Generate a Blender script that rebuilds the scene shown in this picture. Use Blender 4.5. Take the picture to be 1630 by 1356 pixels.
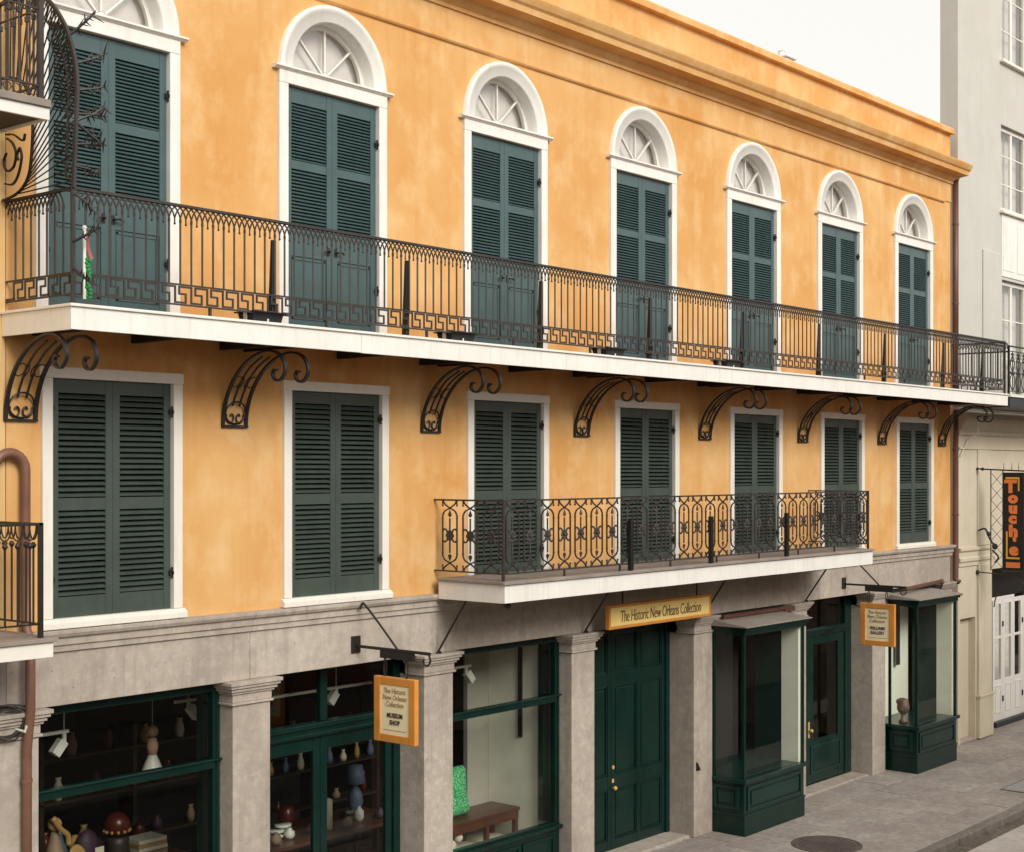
import bpy, bmesh, math, random
from mathutils import Vector, Matrix
random.seed(7)
for o in list(bpy.data.objects): bpy.data.objects.remove(o)
S = bpy.context.scene
COL = S.collection
PI = math.pi
# ---------------------------------------------------------------- camera
cd = bpy.data.cameras.new('camera'); cam = bpy.data.objects.new('camera', cd); COL.objects.link(cam)
cd.sensor_width = 36; cd.lens = 52.013; cd.shift_y = 0.0405; cd.clip_start = 0.1; cd.clip_end = 2000
cam.location = (0, -13.2325, 6.0); cam.rotation_euler = (PI/2, 0, -math.radians(49.8733))
S.camera = cam
S.render.resolution_x = 1024; S.render.resolution_y = 851
# ---------------------------------------------------------------- sky, sun, exposure
SUN_AZ, SUN_EL = math.radians(193), math.radians(32)      # azimuth from +Y towards +X
W = bpy.data.worlds.new('World'); S.world = W; W.use_nodes = True
nt = W.node_tree; nt.nodes.clear()
sky = nt.nodes.new('ShaderNodeTexSky'); sky.sky_type = 'NISHITA'; sky.sun_disc = False
sky.sun_elevation = SUN_EL; sky.sun_rotation = SUN_AZ; sky.dust_density = 3.0; sky.air_density = 1.0
hs = nt.nodes.new('ShaderNodeHueSaturation'); hs.inputs['Saturation'].default_value = 0.35
mx = nt.nodes.new('ShaderNodeMixRGB'); mx.inputs[0].default_value = 0.8; mx.inputs[2].default_value = (10.4, 10.2, 9.6, 1)   # high thin overcast
bg = nt.nodes.new('ShaderNodeBackground'); bg.inputs[1].default_value = 0.095
ow = nt.nodes.new('ShaderNodeOutputWorld')
nt.links.new(sky.outputs[0], hs.inputs['Color']); nt.links.new(hs.outputs[0], mx.inputs[1])
nt.links.new(mx.outputs[0], bg.inputs[0]); nt.links.new(bg.outputs[0], ow.inputs[0])
ld = bpy.data.lights.new('sun', 'SUN'); sun = bpy.data.objects.new('sun', ld); COL.objects.link(sun)
ld.energy = 2.25; ld.angle = math.radians(26); ld.color = (1.0, 0.955, 0.88)
sd = Vector((math.sin(SUN_AZ)*math.cos(SUN_EL), math.cos(SUN_AZ)*math.cos(SUN_EL), math.sin(SUN_EL)))
sun.rotation_euler = (-sd).to_track_quat('-Z', 'Y').to_euler(); sun.location = (10, -30, 40)
vs = S.view_settings; vs.view_transform = 'Standard'; vs.look = 'None'; vs.exposure = 0.20; vs.gamma = 1.0; vs.use_curve_mapping = False
CY = S.cycles; CY.max_bounces = 7; CY.diffuse_bounces = 4; CY.glossy_bounces = 3; CY.transmission_bounces = 4; CY.transparent_max_bounces = 12; CY.caustics_reflective = False; CY.caustics_refractive = False

# ---------------------------------------------------------------- materials
class NB:
    def __init__(s, name):
        s.m = bpy.data.materials.new(name); s.m.use_nodes = True; s.t = s.m.node_tree; s.t.nodes.clear()
        s.out = s.n('ShaderNodeOutputMaterial')
    def n(s, t, **k):
        x = s.t.nodes.new(t)
        for a, v in k.items(): setattr(x, a, v)
        return x
    def l(s, a, b): s.t.links.new(a, b)
    def coord(s, scale=(1, 1, 1), kind='Object'):
        c = s.n('ShaderNodeTexCoord'); m = s.n('ShaderNodeMapping'); m.inputs['Scale'].default_value = scale
        s.l(c.outputs[kind], m.inputs[0]); return m.outputs[0]
    def world(s, scale=(1, 1, 1)):
        c = s.n('ShaderNodeNewGeometry'); m = s.n('ShaderNodeMapping'); m.inputs['Scale'].default_value = scale
        s.l(c.outputs['Position'], m.inputs[0]); return m.outputs[0]
    def noise(s, vec, sc, det=4, rough=.55):
        x = s.n('ShaderNodeTexNoise'); x.inputs['Scale'].default_value = sc; x.inputs['Detail'].default_value = det
        x.inputs['Roughness'].default_value = rough; s.l(vec, x.inputs['Vector']); return x.outputs[0]
    def ramp(s, f, stops):
        r = s.n('ShaderNodeValToRGB'); e = r.color_ramp.elements
        while len(e) < len(stops): e.new(.5)
        for k, (p, c) in enumerate(stops):
            e[k].position = p; e[k].color = (*c, 1) if len(c) == 3 else c
        s.l(f, r.inputs[0]); return r.outputs[0]
    def mix(s, f, a, b, mode='MIX'):
        x = s.n('ShaderNodeMixRGB', blend_type=mode)
        for i, v in ((0, f), (1, a), (2, b)):
            if hasattr(v, 'links') or hasattr(v, 'is_linked'): s.l(v, x.inputs[i])
            elif i == 0: x.inputs[0].default_value = v
            else: x.inputs[i].default_value = (*v, 1)
        return x.outputs[0]
    def bump(s, h, strength=.3, dist=.01):
        b = s.n('ShaderNodeBump'); b.inputs['Strength'].default_value = strength; b.inputs['Distance'].default_value = dist
        s.l(h, b.inputs['Height']); return b.outputs[0]
    def finish(s, col, rough=.7, metal=0, normal=None, spec=.5):
        p = s.n('ShaderNodeBsdfPrincipled')
        if isinstance(col, tuple): p.inputs['Base Color'].default_value = (*col, 1)
        else: s.l(col, p.inputs['Base Color'])
        if isinstance(rough, (int, float)): p.inputs['Roughness'].default_value = rough
        else: s.l(rough, p.inputs['Roughness'])
        p.inputs['Metallic'].default_value = metal; p.inputs['Specular IOR Level'].default_value = spec
        if normal: s.l(normal, p.inputs['Normal'])
        s.l(p.outputs[0], s.out.inputs[0]); return s.m
M = {}
def stucco(name, a, b, c, d):
    k = NB(name); v = k.world(); big = k.noise(v, .62, 3, .55); mid = k.noise(k.world((1, 1, .8)), 1.9, 4, .62)
    col = k.mix(k.ramp(big, [(.33, (0, 0, 0)), (.67, (1, 1, 1))]), a, b)
    col = k.mix(k.ramp(mid, [(.47, (0, 0, 0)), (.74, (.75, .75, .75))]), col, c)
    st = k.noise(k.world((3.6, 3.6, .22)), 1.5, 4, .6)
    col = k.mix(k.ramp(st, [(.52, (0, 0, 0)), (.78, (.42, .42, .42))]), col, d)
    h = k.noise(v, 16, 5, .72)
    M[name] = k.finish(col, .88, 0, k.bump(h, .35, .012), .25)
stucco('orange', (.64, .318, .098), (.72, .432, .178), (.785, .54, .275), (.57, .248, .068))
stucco('yellow', (.68, .42, .17), (.72, .48, .22), (.77, .56, .30), (.60, .31, .11))
stucco('beige', (.58, .51, .385), (.62, .55, .43), (.66, .60, .48), (.46, .385, .27))
stucco('greige', (.53, .515, .465), (.56, .545, .495), (.59, .575, .53), (.47, .45, .39))
def stone(name, a, b, c, spots=True):
    k = NB(name); v = k.world(); big = k.noise(v, 1.3, 4, .65); mid = k.noise(v, 9, 4, .7)
    col = k.mix(k.ramp(big, [(.32, (0, 0, 0)), (.68, (1, 1, 1))]), a, b)
    col = k.mix(k.ramp(mid, [(.46, (0, 0, 0)), (.70, (.9, .9, .9))]), col, c)
    m2 = k.noise(v, 4.2, 5, .7)
    col = k.mix(k.ramp(m2, [(.50, (0, 0, 0)), (.72, (.55, .55, .55))]), col, (a[0]*.66, a[1]*.65, a[2]*.66))
    oi = k.n('ShaderNodeObjectInfo')
    col = k.mix(.13, col, k.ramp(oi.outputs['Random'], [(0, (.2, .18, .17)), (1, (.75, .7, .62))]))
    vor = k.n('ShaderNodeTexVoronoi'); vor.inputs['Scale'].default_value = 7.5; k.l(v, vor.inputs['Vector'])
    pits = k.ramp(vor.outputs['Distance'], [(.035, (1, 1, 1)), (.07, (0, 0, 0))])
    blot = k.noise(v, .55, 4, .7)
    col = k.mix(k.ramp(blot, [(.42, (0, 0, 0)), (.66, (.5, .5, .5))]), col, tuple(x*.72 for x in (a[0]*1.06, a[1]*.98, a[2]*.95)))
    if spots: col = k.mix(pits, col, (.16, .13, .11))
    st = k.noise(k.world((4, 4, .35)), 2, 3, .6)
    col = k.mix(k.ramp(st, [(.52, (0, 0, 0)), (.8, (.55, .55, .55))]), col, tuple(x*.62 for x in a))
    h = k.noise(v, 26, 4, .7)
    M[name] = k.finish(col, .9, 0, k.bump(h, .45, .012), .25)
stone('stone', (.375, .32, .27), (.475, .415, .35), (.555, .49, .42))
stone('stone_left', (.36, .315, .28), (.42, .37, .33), (.48, .43, .39))
stone('flag', (.28, .24, .215), (.39, .34, .305), (.49, .44, .39), False)
stone('kerbstone', (.14, .118, .10), (.21, .18, .155), (.28, .245, .21), False)
stone('gutter', (.06, .05, .038), (.12, .10, .075), (.22, .19, .13), False)
stone('asphalt', (.045, .043, .041), (.065, .062, .058), (.09, .086, .08), False)
stone('concrete', (.50, .455, .41), (.56, .515, .465), (.62, .575, .52), False)
stone('slatecap', (.27, .235, .20), (.32, .28, .24), (.37, .33, .285), False)
def paint(name, c, rough=.45, var=.12, bump=.05, dirt=None, spec=.5):
    k = NB(name); v = k.world(); n = k.noise(v, 2.3, 3, .65)
    dk = tuple(x*(1-var) for x in c); lt = tuple(min(1, x*(1+var)) for x in c)
    col = k.mix(k.ramp(n, [(.3, (0, 0, 0)), (.7, (1, 1, 1))]), dk, lt)
    if dirt:
        st = k.noise(k.world((5, 5, .5)), 2.2, 3, .65)
        col = k.mix(k.ramp(st, [(.52, (0, 0, 0)), (.82, (.75, .75, .75))]), col, dirt)
    nb_ = k.bump(k.noise(v, 30, 3), bump*1.2, .003) if bump > .035 else None
    M[name] = k.finish(col, rough, 0, nb_, spec)
paint('white', (.80, .78, .73), .55, .05, .07, (.67, .62, .53))
paint('cream_white', (.80, .76, .68), .55, .04, .05, (.70, .63, .52))
paint('shutter', (.058, .104, .108), .38, .12, .05, (.074, .108, .108))  # top floor copy of the shutter paint, sky light put into its bluer colour
paint('shutter_low_shade', (.056, .076, .064), .38, .14, .05, (.072, .082, .066))  # same paint for the middle floor, balcony shade put into its darker olive
paint('shop_green', (.004, .022, .017), .22, .2, .04, None, .35)
paint('shop_green_hi', (.006, .030, .025), .25, .2, .04, None, .4)
paint('iron', (.014, .012, .011), .5, .3, .05, (.032, .019, .013))
paint('iron_grey', (.036, .030, .028), .55, .3, .06, (.052, .035, .027))
paint('black', (.010, .010, .011), .4, .2, .03)
paint('copper', (.18, .085, .055), .45, .25, .06, (.16, .062, .036))
paint('brown_pipe', (.12, .05, .032), .45, .2, .05)
paint('orange_pipe', (.45, .19, .06), .5, .2, .05, (.30, .11, .04))
paint('soffit', (.46, .20, .055), .7, .2, .08, (.30, .12, .035))
paint('deckwood', (.27, .225, .195), .75, .2, .1, (.19, .155, .13))
paint('sign_frame', (.66, .27, .05), .45, .12, .05)
paint('sign_face', (.97, .83, .54), .5, .05, .03)
paint('sign_face2', (.96, .70, .25), .5, .05, .03)
paint('ink', (.06, .045, .03), .6, .1, .02)
paint('ink_soft', (.33, .22, .11), .6, .1, .02)
paint('neon_orange', (.85, .22, .06), .4, .08, .02)
paint('neon_yellow', (.80, .42, .06), .4, .08, .02)
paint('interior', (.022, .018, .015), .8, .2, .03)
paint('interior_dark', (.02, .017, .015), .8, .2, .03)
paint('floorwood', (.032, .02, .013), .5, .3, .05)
paint('cream_wall', (.86, .85, .72), .8, .05, .03)
paint('grey_wall', (.36, .34, .28), .8, .06, .03)
paint('benchwood', (.085, .030, .016), .35, .3, .05)
paint('lampwhite', (.66, .66, .58), .4, .05, .02)
paint('brass', (.62, .40, .12), .3, .1, .02)
paint('curtain', (.86, .80, .77), .9, .08, .1)
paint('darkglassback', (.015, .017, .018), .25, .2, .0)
paint('red', (.09, .014, .010), .3, .2, .03)
paint('gold', (.42, .26, .08), .35, .2, .03)
paint('blue', (.10, .14, .20), .5, .2, .03)
paint('purple', (.05, .022, .04), .6, .2, .03)
paint('tan', (.26, .18, .11), .6, .2, .03)
paint('paper', (.60, .55, .43), .7, .1, .03)
paint('pinkskin', (.50, .30, .20), .6, .1, .03)
paint('bead_green', (.02, .26, .06), .25, .3, .03)
paint('ribbon_red', (.45, .12, .10), .5, .2, .03)
paint('brick_far', (.30, .13, .08), .85, .25, .1)
paint('pale_far', (.30, .27, .24), .85, .1, .1)
paint('chimney_pale', (.80, .74, .72), .85, .06, .03)
paint('roofgrey', (.30, .29, .28), .8, .1, .1)
paint('manhole', (.11, .085, .075), .6, .3, .2)
paint('litter', (.17, .12, .06), .8, .5, .03)
paint('cable', (.05, .042, .036), .6, .3, .05)
paint('darkgrey_fascia', (.03, .034, .04), .5, .1, .03)
paint('bust', (.16, .10, .07), .4, .2, .05)
def cushion():
    k = NB('cushion'); v = k.coord(); vor = k.n('ShaderNodeTexVoronoi'); vor.inputs['Scale'].default_value = 48; k.l(v, vor.inputs['Vector'])
    col = k.ramp(vor.outputs['Distance'], [(.15, (.55, .85, .6)), (.35, (.10, .52, .20)), (.7, (.02, .22, .08))])
    M['cushion'] = k.finish(col, .35, .0, k.bump(vor.outputs['Distance'], .5, .01))
cushion()
def glass(name, tint, wav=.0, extra=0.0):
    k = NB(name); v = k.world(); fr = k.n('ShaderNodeFresnel'); fr.inputs['IOR'].default_value = 1.5
    tr = k.n('ShaderNodeBsdfTransparent'); tr.inputs[0].default_value = (*tint, 1)
    gl = k.n('ShaderNodeBsdfGlossy'); gl.inputs['Roughness'].default_value = .01
    if wav:
        b = k.bump(k.noise(v, 3.5, 2), wav, .02); k.l(b, gl.inputs['Normal']); k.l(b, fr.inputs['Normal'])
    mixs = k.n('ShaderNodeMixShader'); ma = k.n('ShaderNodeMath', operation='ADD', use_clamp=True); ma.inputs[1].default_value = extra
    gm = k.n('ShaderNodeNewGeometry'); iv = k.n('ShaderNodeMath', operation='SUBTRACT'); iv.inputs[0].default_value = 1.0; k.l(gm.outputs['Backfacing'], iv.inputs[1])
    mu = k.n('ShaderNodeMath', operation='MULTIPLY'); k.l(ma.outputs[0], mu.inputs[0]); k.l(iv.outputs[0], mu.inputs[1])   # the inner face of a pane adds no second mirror
    k.l(fr.outputs[0], ma.inputs[0]); k.l(mu.outputs[0], mixs.inputs[0]); k.l(tr.outputs[0], mixs.inputs[1]); k.l(gl.outputs[0], mixs.inputs[2])
    k.l(mixs.outputs[0], k.out.inputs[0]); M[name] = k.m
glass('glass', (.98, .99, .98), .03)
glass('old_glass', (.95, .95, .94), .14, .12)

# ---------------------------------------------------------------- mesh helpers
class MB:
    def __init__(s): s.v = []; s.f = []
    def add(s, vs, fs):
        b = len(s.v); s.v += [tuple(x) for x in vs]; s.f += [tuple(b+i for i in f) for f in fs]; return s
    def box(s, x0, x1, y0, y1, z0, z1):
        return s.add([(x0, y0, z0), (x1, y0, z0), (x1, y1, z0), (x0, y1, z0), (x0, y0, z1), (x1, y0, z1), (x1, y1, z1), (x0, y1, z1)],
                     [(0, 3, 2, 1), (4, 5, 6, 7), (0, 1, 5, 4), (1, 2, 6, 5), (2, 3, 7, 6), (3, 0, 4, 7)])
    def prism(s, poly, axis, a, b):
        # poly: 2d points in the plane normal to axis; extruded from a to b
        n = len(poly)
        def P(p, t): return {'x': (t, p[0], p[1]), 'y': (p[0], t, p[1]), 'z': (p[0], p[1], t)}[axis]
        vs = [P(p, a) for p in poly]+[P(p, b) for p in poly]
        return s.add(vs, [tuple(range(n)), tuple(reversed(range(n, 2*n)))]+[(i, i+n, (i+1) % n+n, (i+1) % n) for i in range(n)])
    def tube(s, pts, r, n=6, closed=False):
        pts = [Vector(p) for p in pts]; N = len(pts); rs = r if isinstance(r, (list, tuple)) else [r]*N
        ring = []; up = None
        for i, p in enumerate(pts):
            if closed: t = pts[(i+1) % N]-pts[i-1]
            else: t = pts[min(i+1, N-1)]-pts[max(i-1, 0)]
            t.normalize()
            if up is None: up = Vector((0, 0, 1)) if abs(t.z) < .9 else Vector((0, 1, 0))
            a = up-t*up.dot(t)
            if a.length < 1e-4: a = t.orthogonal()
            a.normalize(); up = a; b = t.cross(a)
            ring.append([p+(a*math.cos(2*PI*k/n+PI/n)+b*math.sin(2*PI*k/n+PI/n))*rs[i] for k in range(n)])
        vs = [q for R in ring for q in R]; fs = []
        for i in range(N if closed else N-1):
            j = (i+1) % N
            for k in range(n): fs.append((i*n+k, i*n+(k+1) % n, j*n+(k+1) % n, j*n+k))
        if not closed: fs += [tuple(reversed(range(n))), tuple(range((N-1)*n, N*n))]
        return s.add(vs, fs)
    def strip(s, path, w, t, plane='yz', at=0.0, closed=False):
        # flat bar following a 2d path; width w across the plane, thickness t in it
        N = len(path); L = []; R = []
        for i, p in enumerate(path):
            if closed: a, b = path[i-1], path[(i+1) % N]
            else: a, b = path[max(i-1, 0)], path[min(i+1, N-1)]
            d = Vector((b[0]-a[0], b[1]-a[1])); d.normalize(); n = Vector((-d.y, d.x))*t/2
            L.append((p[0]+n.x, p[1]+n.y)); R.append((p[0]-n.x, p[1]-n.y))
        def P(p, o): return {'yz': (at+o, p[0], p[1]), 'xz': (p[0], at+o, p[1]), 'xy': (p[0], p[1], at+o)}[plane]
        vs = []
        for l, r in zip(L, R): vs += [P(l, -w/2), P(r, -w/2), P(r, w/2), P(l, w/2)]
        fs = []
        for i in range(N if closed else N-1):
            j = (i+1) % N
            for k in range(4): fs.append((i*4+k, i*4+(k+1) % 4, j*4+(k+1) % 4, j*4+k))
        if not closed: fs += [(3, 2, 1, 0), (N*4-4, N*4-3, N*4-2, N*4-1)]
        return s.add(vs, fs)
    def lathe(s, prof, c=(0, 0, 0), n=16, sy=1.0):
        vs = []; fs = []
        for r, z in prof:
            for k in range(n): vs.append((c[0]+r*math.cos(2*PI*k/n), c[1]+sy*r*math.sin(2*PI*k/n), c[2]+z))
        for i in range(len(prof)-1):
            for k in range(n): fs.append((i*n+k, i*n+(k+1) % n, (i+1)*n+(k+1) % n, (i+1)*n+k))
        fs += [tuple(reversed(range(n))), tuple(range((len(prof)-1)*n, len(prof)*n))]
        return s.add(vs, fs)
    def ball(s, c, r, n=10, m=6, sc=(1, 1, 1)):
        b = MB(); b.lathe([(max(.001, r*math.sin(PI*i/m)), -r*math.cos(PI*i/m)) for i in range(m+1)], (0, 0, 0), n)
        return s.add([(c[0]+x*sc[0], c[1]+y*sc[1], c[2]+z*sc[2]) for x, y, z in b.v], b.f)
    def xf(s, mat): s.v = [tuple(mat @ Vector(p)) for p in s.v]; return s
    def mesh(s, name, origin=(0, 0, 0)):
        me = bpy.data.meshes.new(name); ox, oy, oz = origin
        me.from_pydata([(x-ox, y-oy, z-oz) for x, y, z in s.v], [], s.f)
        bm = bmesh.new(); bm.from_mesh(me); bmesh.ops.recalc_face_normals(bm, faces=bm.faces); bm.to_mesh(me); bm.free()
        return me
ORG = {}
def world_of(o): return ORG[o.name] if o else Vector((0, 0, 0))
def obj(name, mb, mat, parent=None, origin=None, bevel=0, smooth=False):
    og = Vector(origin) if origin is not None else world_of(parent).copy()
    me = mb.mesh(name, og); me.materials.append(M[mat])
    if smooth:
        for p in me.polygons: p.use_smooth = True
    o = bpy.data.objects.new(name, me); COL.objects.link(o)
    o.parent = parent; o.location = og-world_of(parent); ORG[o.name] = og
    if bevel:
        b = o.modifiers.new('b', 'BEVEL'); b.width = bevel; b.segments = 2; b.limit_method = 'ANGLE'; b.harden_normals = False
    return o
def inst(name, me, parent, loc, rz=0, scale=None):
    # another object sharing mesh data; loc in world coordinates
    o = bpy.data.objects.new(name, me); COL.objects.link(o); o.parent = parent
    o.location = Vector(loc)-world_of(parent); o.rotation_euler = (0, 0, rz)
    if scale: o.scale = scale
    ORG[o.name] = Vector(loc); return o
def mk(mb, name, mat, smooth=False):
    me = mb.mesh(name); me.materials.append(M[mat])
    if smooth:
        for p in me.polygons: p.use_smooth = True
    return me
def tag(o, label, cat, group=None):
    o['label'] = label; o['category'] = cat
    if group: o['group'] = group
    return o
def struct(o): o['kind'] = 'structure'; return o
def thing(name, label, cat, loc, group=None):
    o = bpy.data.objects.new(name, None); COL.objects.link(o); o.location = loc; o.empty_display_size = .2
    ORG[o.name] = Vector(loc); return tag(o, label, cat, group)
def copy_tree(o, parent=None, loc=None):
    c = o.copy(); COL.objects.link(c); c.parent = parent
    if loc is not None: c.location = loc
    for ch in list(o.children): copy_tree(ch, c)
    return c
def crv(P, n=6, closed=False):
    # Catmull-Rom through points
    P = [Vector(p) for p in P]; out = []; N = len(P)
    for i in range(N if closed else N-1):
        p0 = P[(i-1) % N] if closed or i > 0 else P[i]*2-P[i+1]
        p1 = P[i]; p2 = P[(i+1) % N]
        p3 = P[(i+2) % N] if closed or i+2 < N else P[i+1]*2-P[i]
        for k in range(n):
            t = k/n
            out.append(.5*((2*p1)+(p2-p0)*t+(2*p0-5*p1+4*p2-p3)*t*t+(3*p1-p0-3*p2+p3)*t**3))
    if not closed: out.append(P[-1])
    return out
def arcpts(cx, cz, r, a0, a1, n): return [(cx+r*math.cos(a0+(a1-a0)*k/n), cz+r*math.sin(a0+(a1-a0)*k/n)) for k in range(n+1)]
def letters(body, size, mat, parent, mtx, name='lettering', shear=0.0, sx=1.0, align='CENTER', bold=0.0, spacing=1.0):
    c = bpy.data.curves.new('t', 'FONT'); c.body = body; c.size = size; c.align_x = align; c.align_y = 'CENTER'
    c.extrude = .003; c.shear = shear; c.offset = bold; c.space_character = spacing; c.resolution_u = 3
    t = bpy.data.objects.new('t', c); COL.objects.link(t)
    dg = bpy.context.evaluated_depsgraph_get(); me = bpy.data.meshes.new_from_object(t.evaluated_get(dg))
    bpy.data.objects.remove(t)
    me.transform(mtx @ Matrix.Diagonal((sx, 1, 1, 1)))
    og = world_of(parent); me.transform(Matrix.Translation(-og)); me.materials.clear(); me.materials.append(M[mat])
    o = bpy.data.objects.new(name, me); COL.objects.link(o); o.parent = parent; ORG[o.name] = og.copy(); return o

# ================================================================ GROUND
ground = struct(obj('ground', MB().add([(-300, -300, -.5), (400, -300, -.5), (400, 300, -.5), (-300, 300, -.5)], [(0, 1, 2, 3)]), 'concrete'))
road = struct(obj('road', MB().box(-60, 120, -9.1, -4.75, -.4, -.125), 'asphalt'))
struct(obj('road_edge', MB().box(-60, 120, -4.75, -3.58, -.4, -.121), 'concrete'))
gut = struct(obj('gutter', MB().box(-60, 120, -3.58, -3.335, -.4, -.13), 'gutter'))
side = struct(obj('sidewalk', MB().box(-60, 16, -3.14, .75, -.4, -.004).box(38, 120, -3.14, .75, -.4, -.004).box(16, 38, -3.14, .75, -.4, -.03), 'flag'))
R = random.Random(3)
ys = [(.75, 0.02), (0.012, -.62), (-.628, -1.33), (-1.338, -1.98), (-1.988, -2.58), (-2.588, -3.13)]
for (ya, yb) in ys:
    x = 16+R.uniform(0, .5); first = True; x0 = 16.0
    while x0 < 38:
        x1 = min(38, x0+R.uniform(.75, 1.25)); h = R.uniform(-.004, .003)
        g = .007
        obj('paving_slab', MB().box(x0+g, x1-g, yb+g/2, ya-g/2, -.03, h), 'flag', side, ((x0+x1)/2, (ya+yb)/2, 0), bevel=.006)
        x0 = x1
kerb = struct(obj('kerb', MB().box(-60, 10, -3.33, -3.145, -.4, .0), 'kerbstone'))
x0 = 10.0
while x0 < 60:
    x1 = x0+R.uniform(1.2, 1.9)
    obj('kerb_stone', MB().box(x0+.004, x1-.004, -3.33+R.uniform(0, .006), -3.145, -.4, .004+R.uniform(-.004, .004)), 'kerbstone', kerb, ((x0+x1)/2, -3.24, 0), bevel=.02)
    x0 = x1
lit = MB(); RG = random.Random(5)
for k in range(420):
    x, y = RG.uniform(19, 40), -3.345-abs(RG.gauss(0, .09)); a = RG.uniform(0, PI); q = RG.uniform(.012, .035)
    c_, s_ = math.cos(a)*q, math.sin(a)*q; z = -.118+RG.uniform(0, .012)
    lit.add([(x-c_, y-s_, z), (x+s_*.6, y-c_*.6, z+RG.uniform(0, .012)), (x+c_, y+s_, z+.004), (x-s_*.6, y+c_*.6, z+RG.uniform(0, .012))], [(0, 1, 2, 3)])
lo_ = obj('leaf_litter', lit, 'litter'); lo_['kind'] = 'stuff'; tag(lo_, 'dry leaves and grit lying in the gutter by the kerb', 'leaves')
struct(obj('far_sidewalk', MB().box(-60, 120, -15.4, -9.1, -.4, 0), 'kerbstone'))  # out of view; darker than the near paving to dim its reflection in glass

# ================================================================ ORANGE BUILDING
XL, XR = 7.95, 30.25
house = thing('town_building', 'long orange stucco building with seven arched windows over a grey stone shopfront', 'building', (19.1, 0, 0))
LC = [9.195, 12.385, 15.61, 18.94, 22.21, 25.35, 28.47]          # shuttered window centres, middle floor
UC = [9.14, 12.325, 15.55, 18.84, 22.12, 25.25, 28.41]        # arched window centres, top floor
HW = .80; TH = .32
w = MB()
def bands(z0, z1, cs, hw):
    e = [XL]+[q for c in cs for q in (c-hw, c+hw)]+[XR]
    for i in range(0, len(e), 2): w.box(e[i], e[i+1], 0, TH, z0, z1)
w.box(XL, XR, 0, TH, 4.36, 4.45); bands(4.45, 6.95, LC, HW); w.box(XL, XR, 0, TH, 6.95, 7.5); bands(7.5, 10.68, UC, HW)
RA = .76; ZA = 10.68; ZT = 11.62
e = [XL]+[(UC[i]+UC[i+1])/2 for i in range(6)]+[XR]
for i, c in enumerate(UC):
    arc = arcpts(c, ZA, RA, PI, 0, 24)
    left = [(e[i], ZA), (c-RA, ZA)]+[p for p in arc[1:13]]+[(c, ZT), (e[i], ZT)]
    right = [(c, ZT)]+[p for p in arc[12:25]]+[(e[i+1], ZA), (e[i+1], ZT)]
    w.prism(left, 'y', 0, TH); w.prism(right, 'y', 0, TH)
w.box(XL, XR, 0, TH, ZT, 13.1)
# unseen body: sides, back, floors and roof keep the rooms dark
w.box(XL, XL+.25, TH, 12, 0, 13.1); w.box(XR-.25, XR, TH, 12, 0, 13.1); w.box(XL, XR, 12, 12.3, 0, 13.1)
obj('wall', w, 'orange', house)
obj('roof', MB().box(XL+.25, XR-.25, TH, 12, 12.4, 12.6), 'roofgrey', house)
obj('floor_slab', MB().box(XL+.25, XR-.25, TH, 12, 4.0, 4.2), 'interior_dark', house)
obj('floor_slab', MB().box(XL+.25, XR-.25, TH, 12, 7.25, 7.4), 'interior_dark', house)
obj('parapet_coping', MB().prism([(-.10, 13.1), (-.10, 13.20), (-.06, 13.24), (.40, 13.24), (.40, 13.1)], 'x', XL, XR+.02), 'orange', house, bevel=.01)
prof = [(0, 12.05), (-.05, 12.05), (-.05, 12.10), (-.10, 12.14), (-.12, 12.20), (-.22, 12.215), (-.32, 12.22), (-.335, 12.30), (-.37, 12.33), (-.40, 12.385), (-.415, 12.42), (-.415, 12.445), (-.05, 12.50), (0, 12.50)]
obj('cornice', MB().prism(prof, 'x', XL-.02, XR+.22), 'orange', house)
obj('frieze_band', MB().prism([(0, 11.66), (-.02, 11.66), (-.02, 12.05), (0, 12.05)], 'x', XL, XR), 'orange', house)
obj('string_course', MB().prism([(0, 11.60), (-.03, 11.61), (-.045, 11.63), (-.045, 11.655), (-.02, 11.66), (0, 11.66)], 'x', XL, XR-.35), 'orange', house)

# ---- shutters: leaf meshes shared, one object per leaf
def leaf_mesh(z0, z1, rails, width, name):
    # rails: list of (za, zb); local x 0..width, y front 0
    m = MB(); st = .085
    m.box(0, st, 0, .045, z0, z1); m.box(width-st, width, 0, .045, z0, z1)
    for a, b in rails: m.box(st, width-st, .004, .041, a, b)
    return m, st
SW = .735
lowrails = [(4.47, 4.68), (5.565, 5.69), (6.76, 6.90)]; upr = [(7.53, 7.74), (8.50, 8.82), (9.53, 9.63), (10.31, 10.49)]
def slat_mb(wd, depth, thick, ang):
    m = MB(); m.box(-wd/2, wd/2, -depth/2, depth/2, -thick/2, thick/2); m.xf(Matrix.Rotation(ang, 4, 'X')); return m
lowleaf, ST = leaf_mesh(4.47, 6.90, lowrails, SW, 'low'); LOWLEAF = mk(lowleaf, 'shutter_leaf_low', 'shutter_low_shade')
upleaf, ST = leaf_mesh(7.53, 10.49, upr, SW, 'up')
upleaf.box(ST, SW-ST, .018, .03, 7.74, 8.50)                       # recessed wooden panel
fr = [(ST+.03, 7.77), (SW-ST-.03, 7.77), (SW-ST-.03, 8.47), (ST+.03, 8.47)]
for (a, b) in ((0, 1), (1, 2), (2, 3), (3, 0)):
    x0_, x1_ = sorted((fr[a][0], fr[b][0])); z0_, z1_ = sorted((fr[a][1], fr[b][1]))
    upleaf.box(x0_-.012, x1_+.012, .008, .018, z0_-.012, z1_+.012)
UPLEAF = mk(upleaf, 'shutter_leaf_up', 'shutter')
SLW = SW-2*ST
SLAT_L = mk(slat_mb(SLW, .072, .008, math.radians(34)), 'slat', 'shutter_low_shade')
SLAT_U = mk(slat_mb(SLW, .050, .008, math.radians(42)), 'slat', 'shutter')
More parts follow.
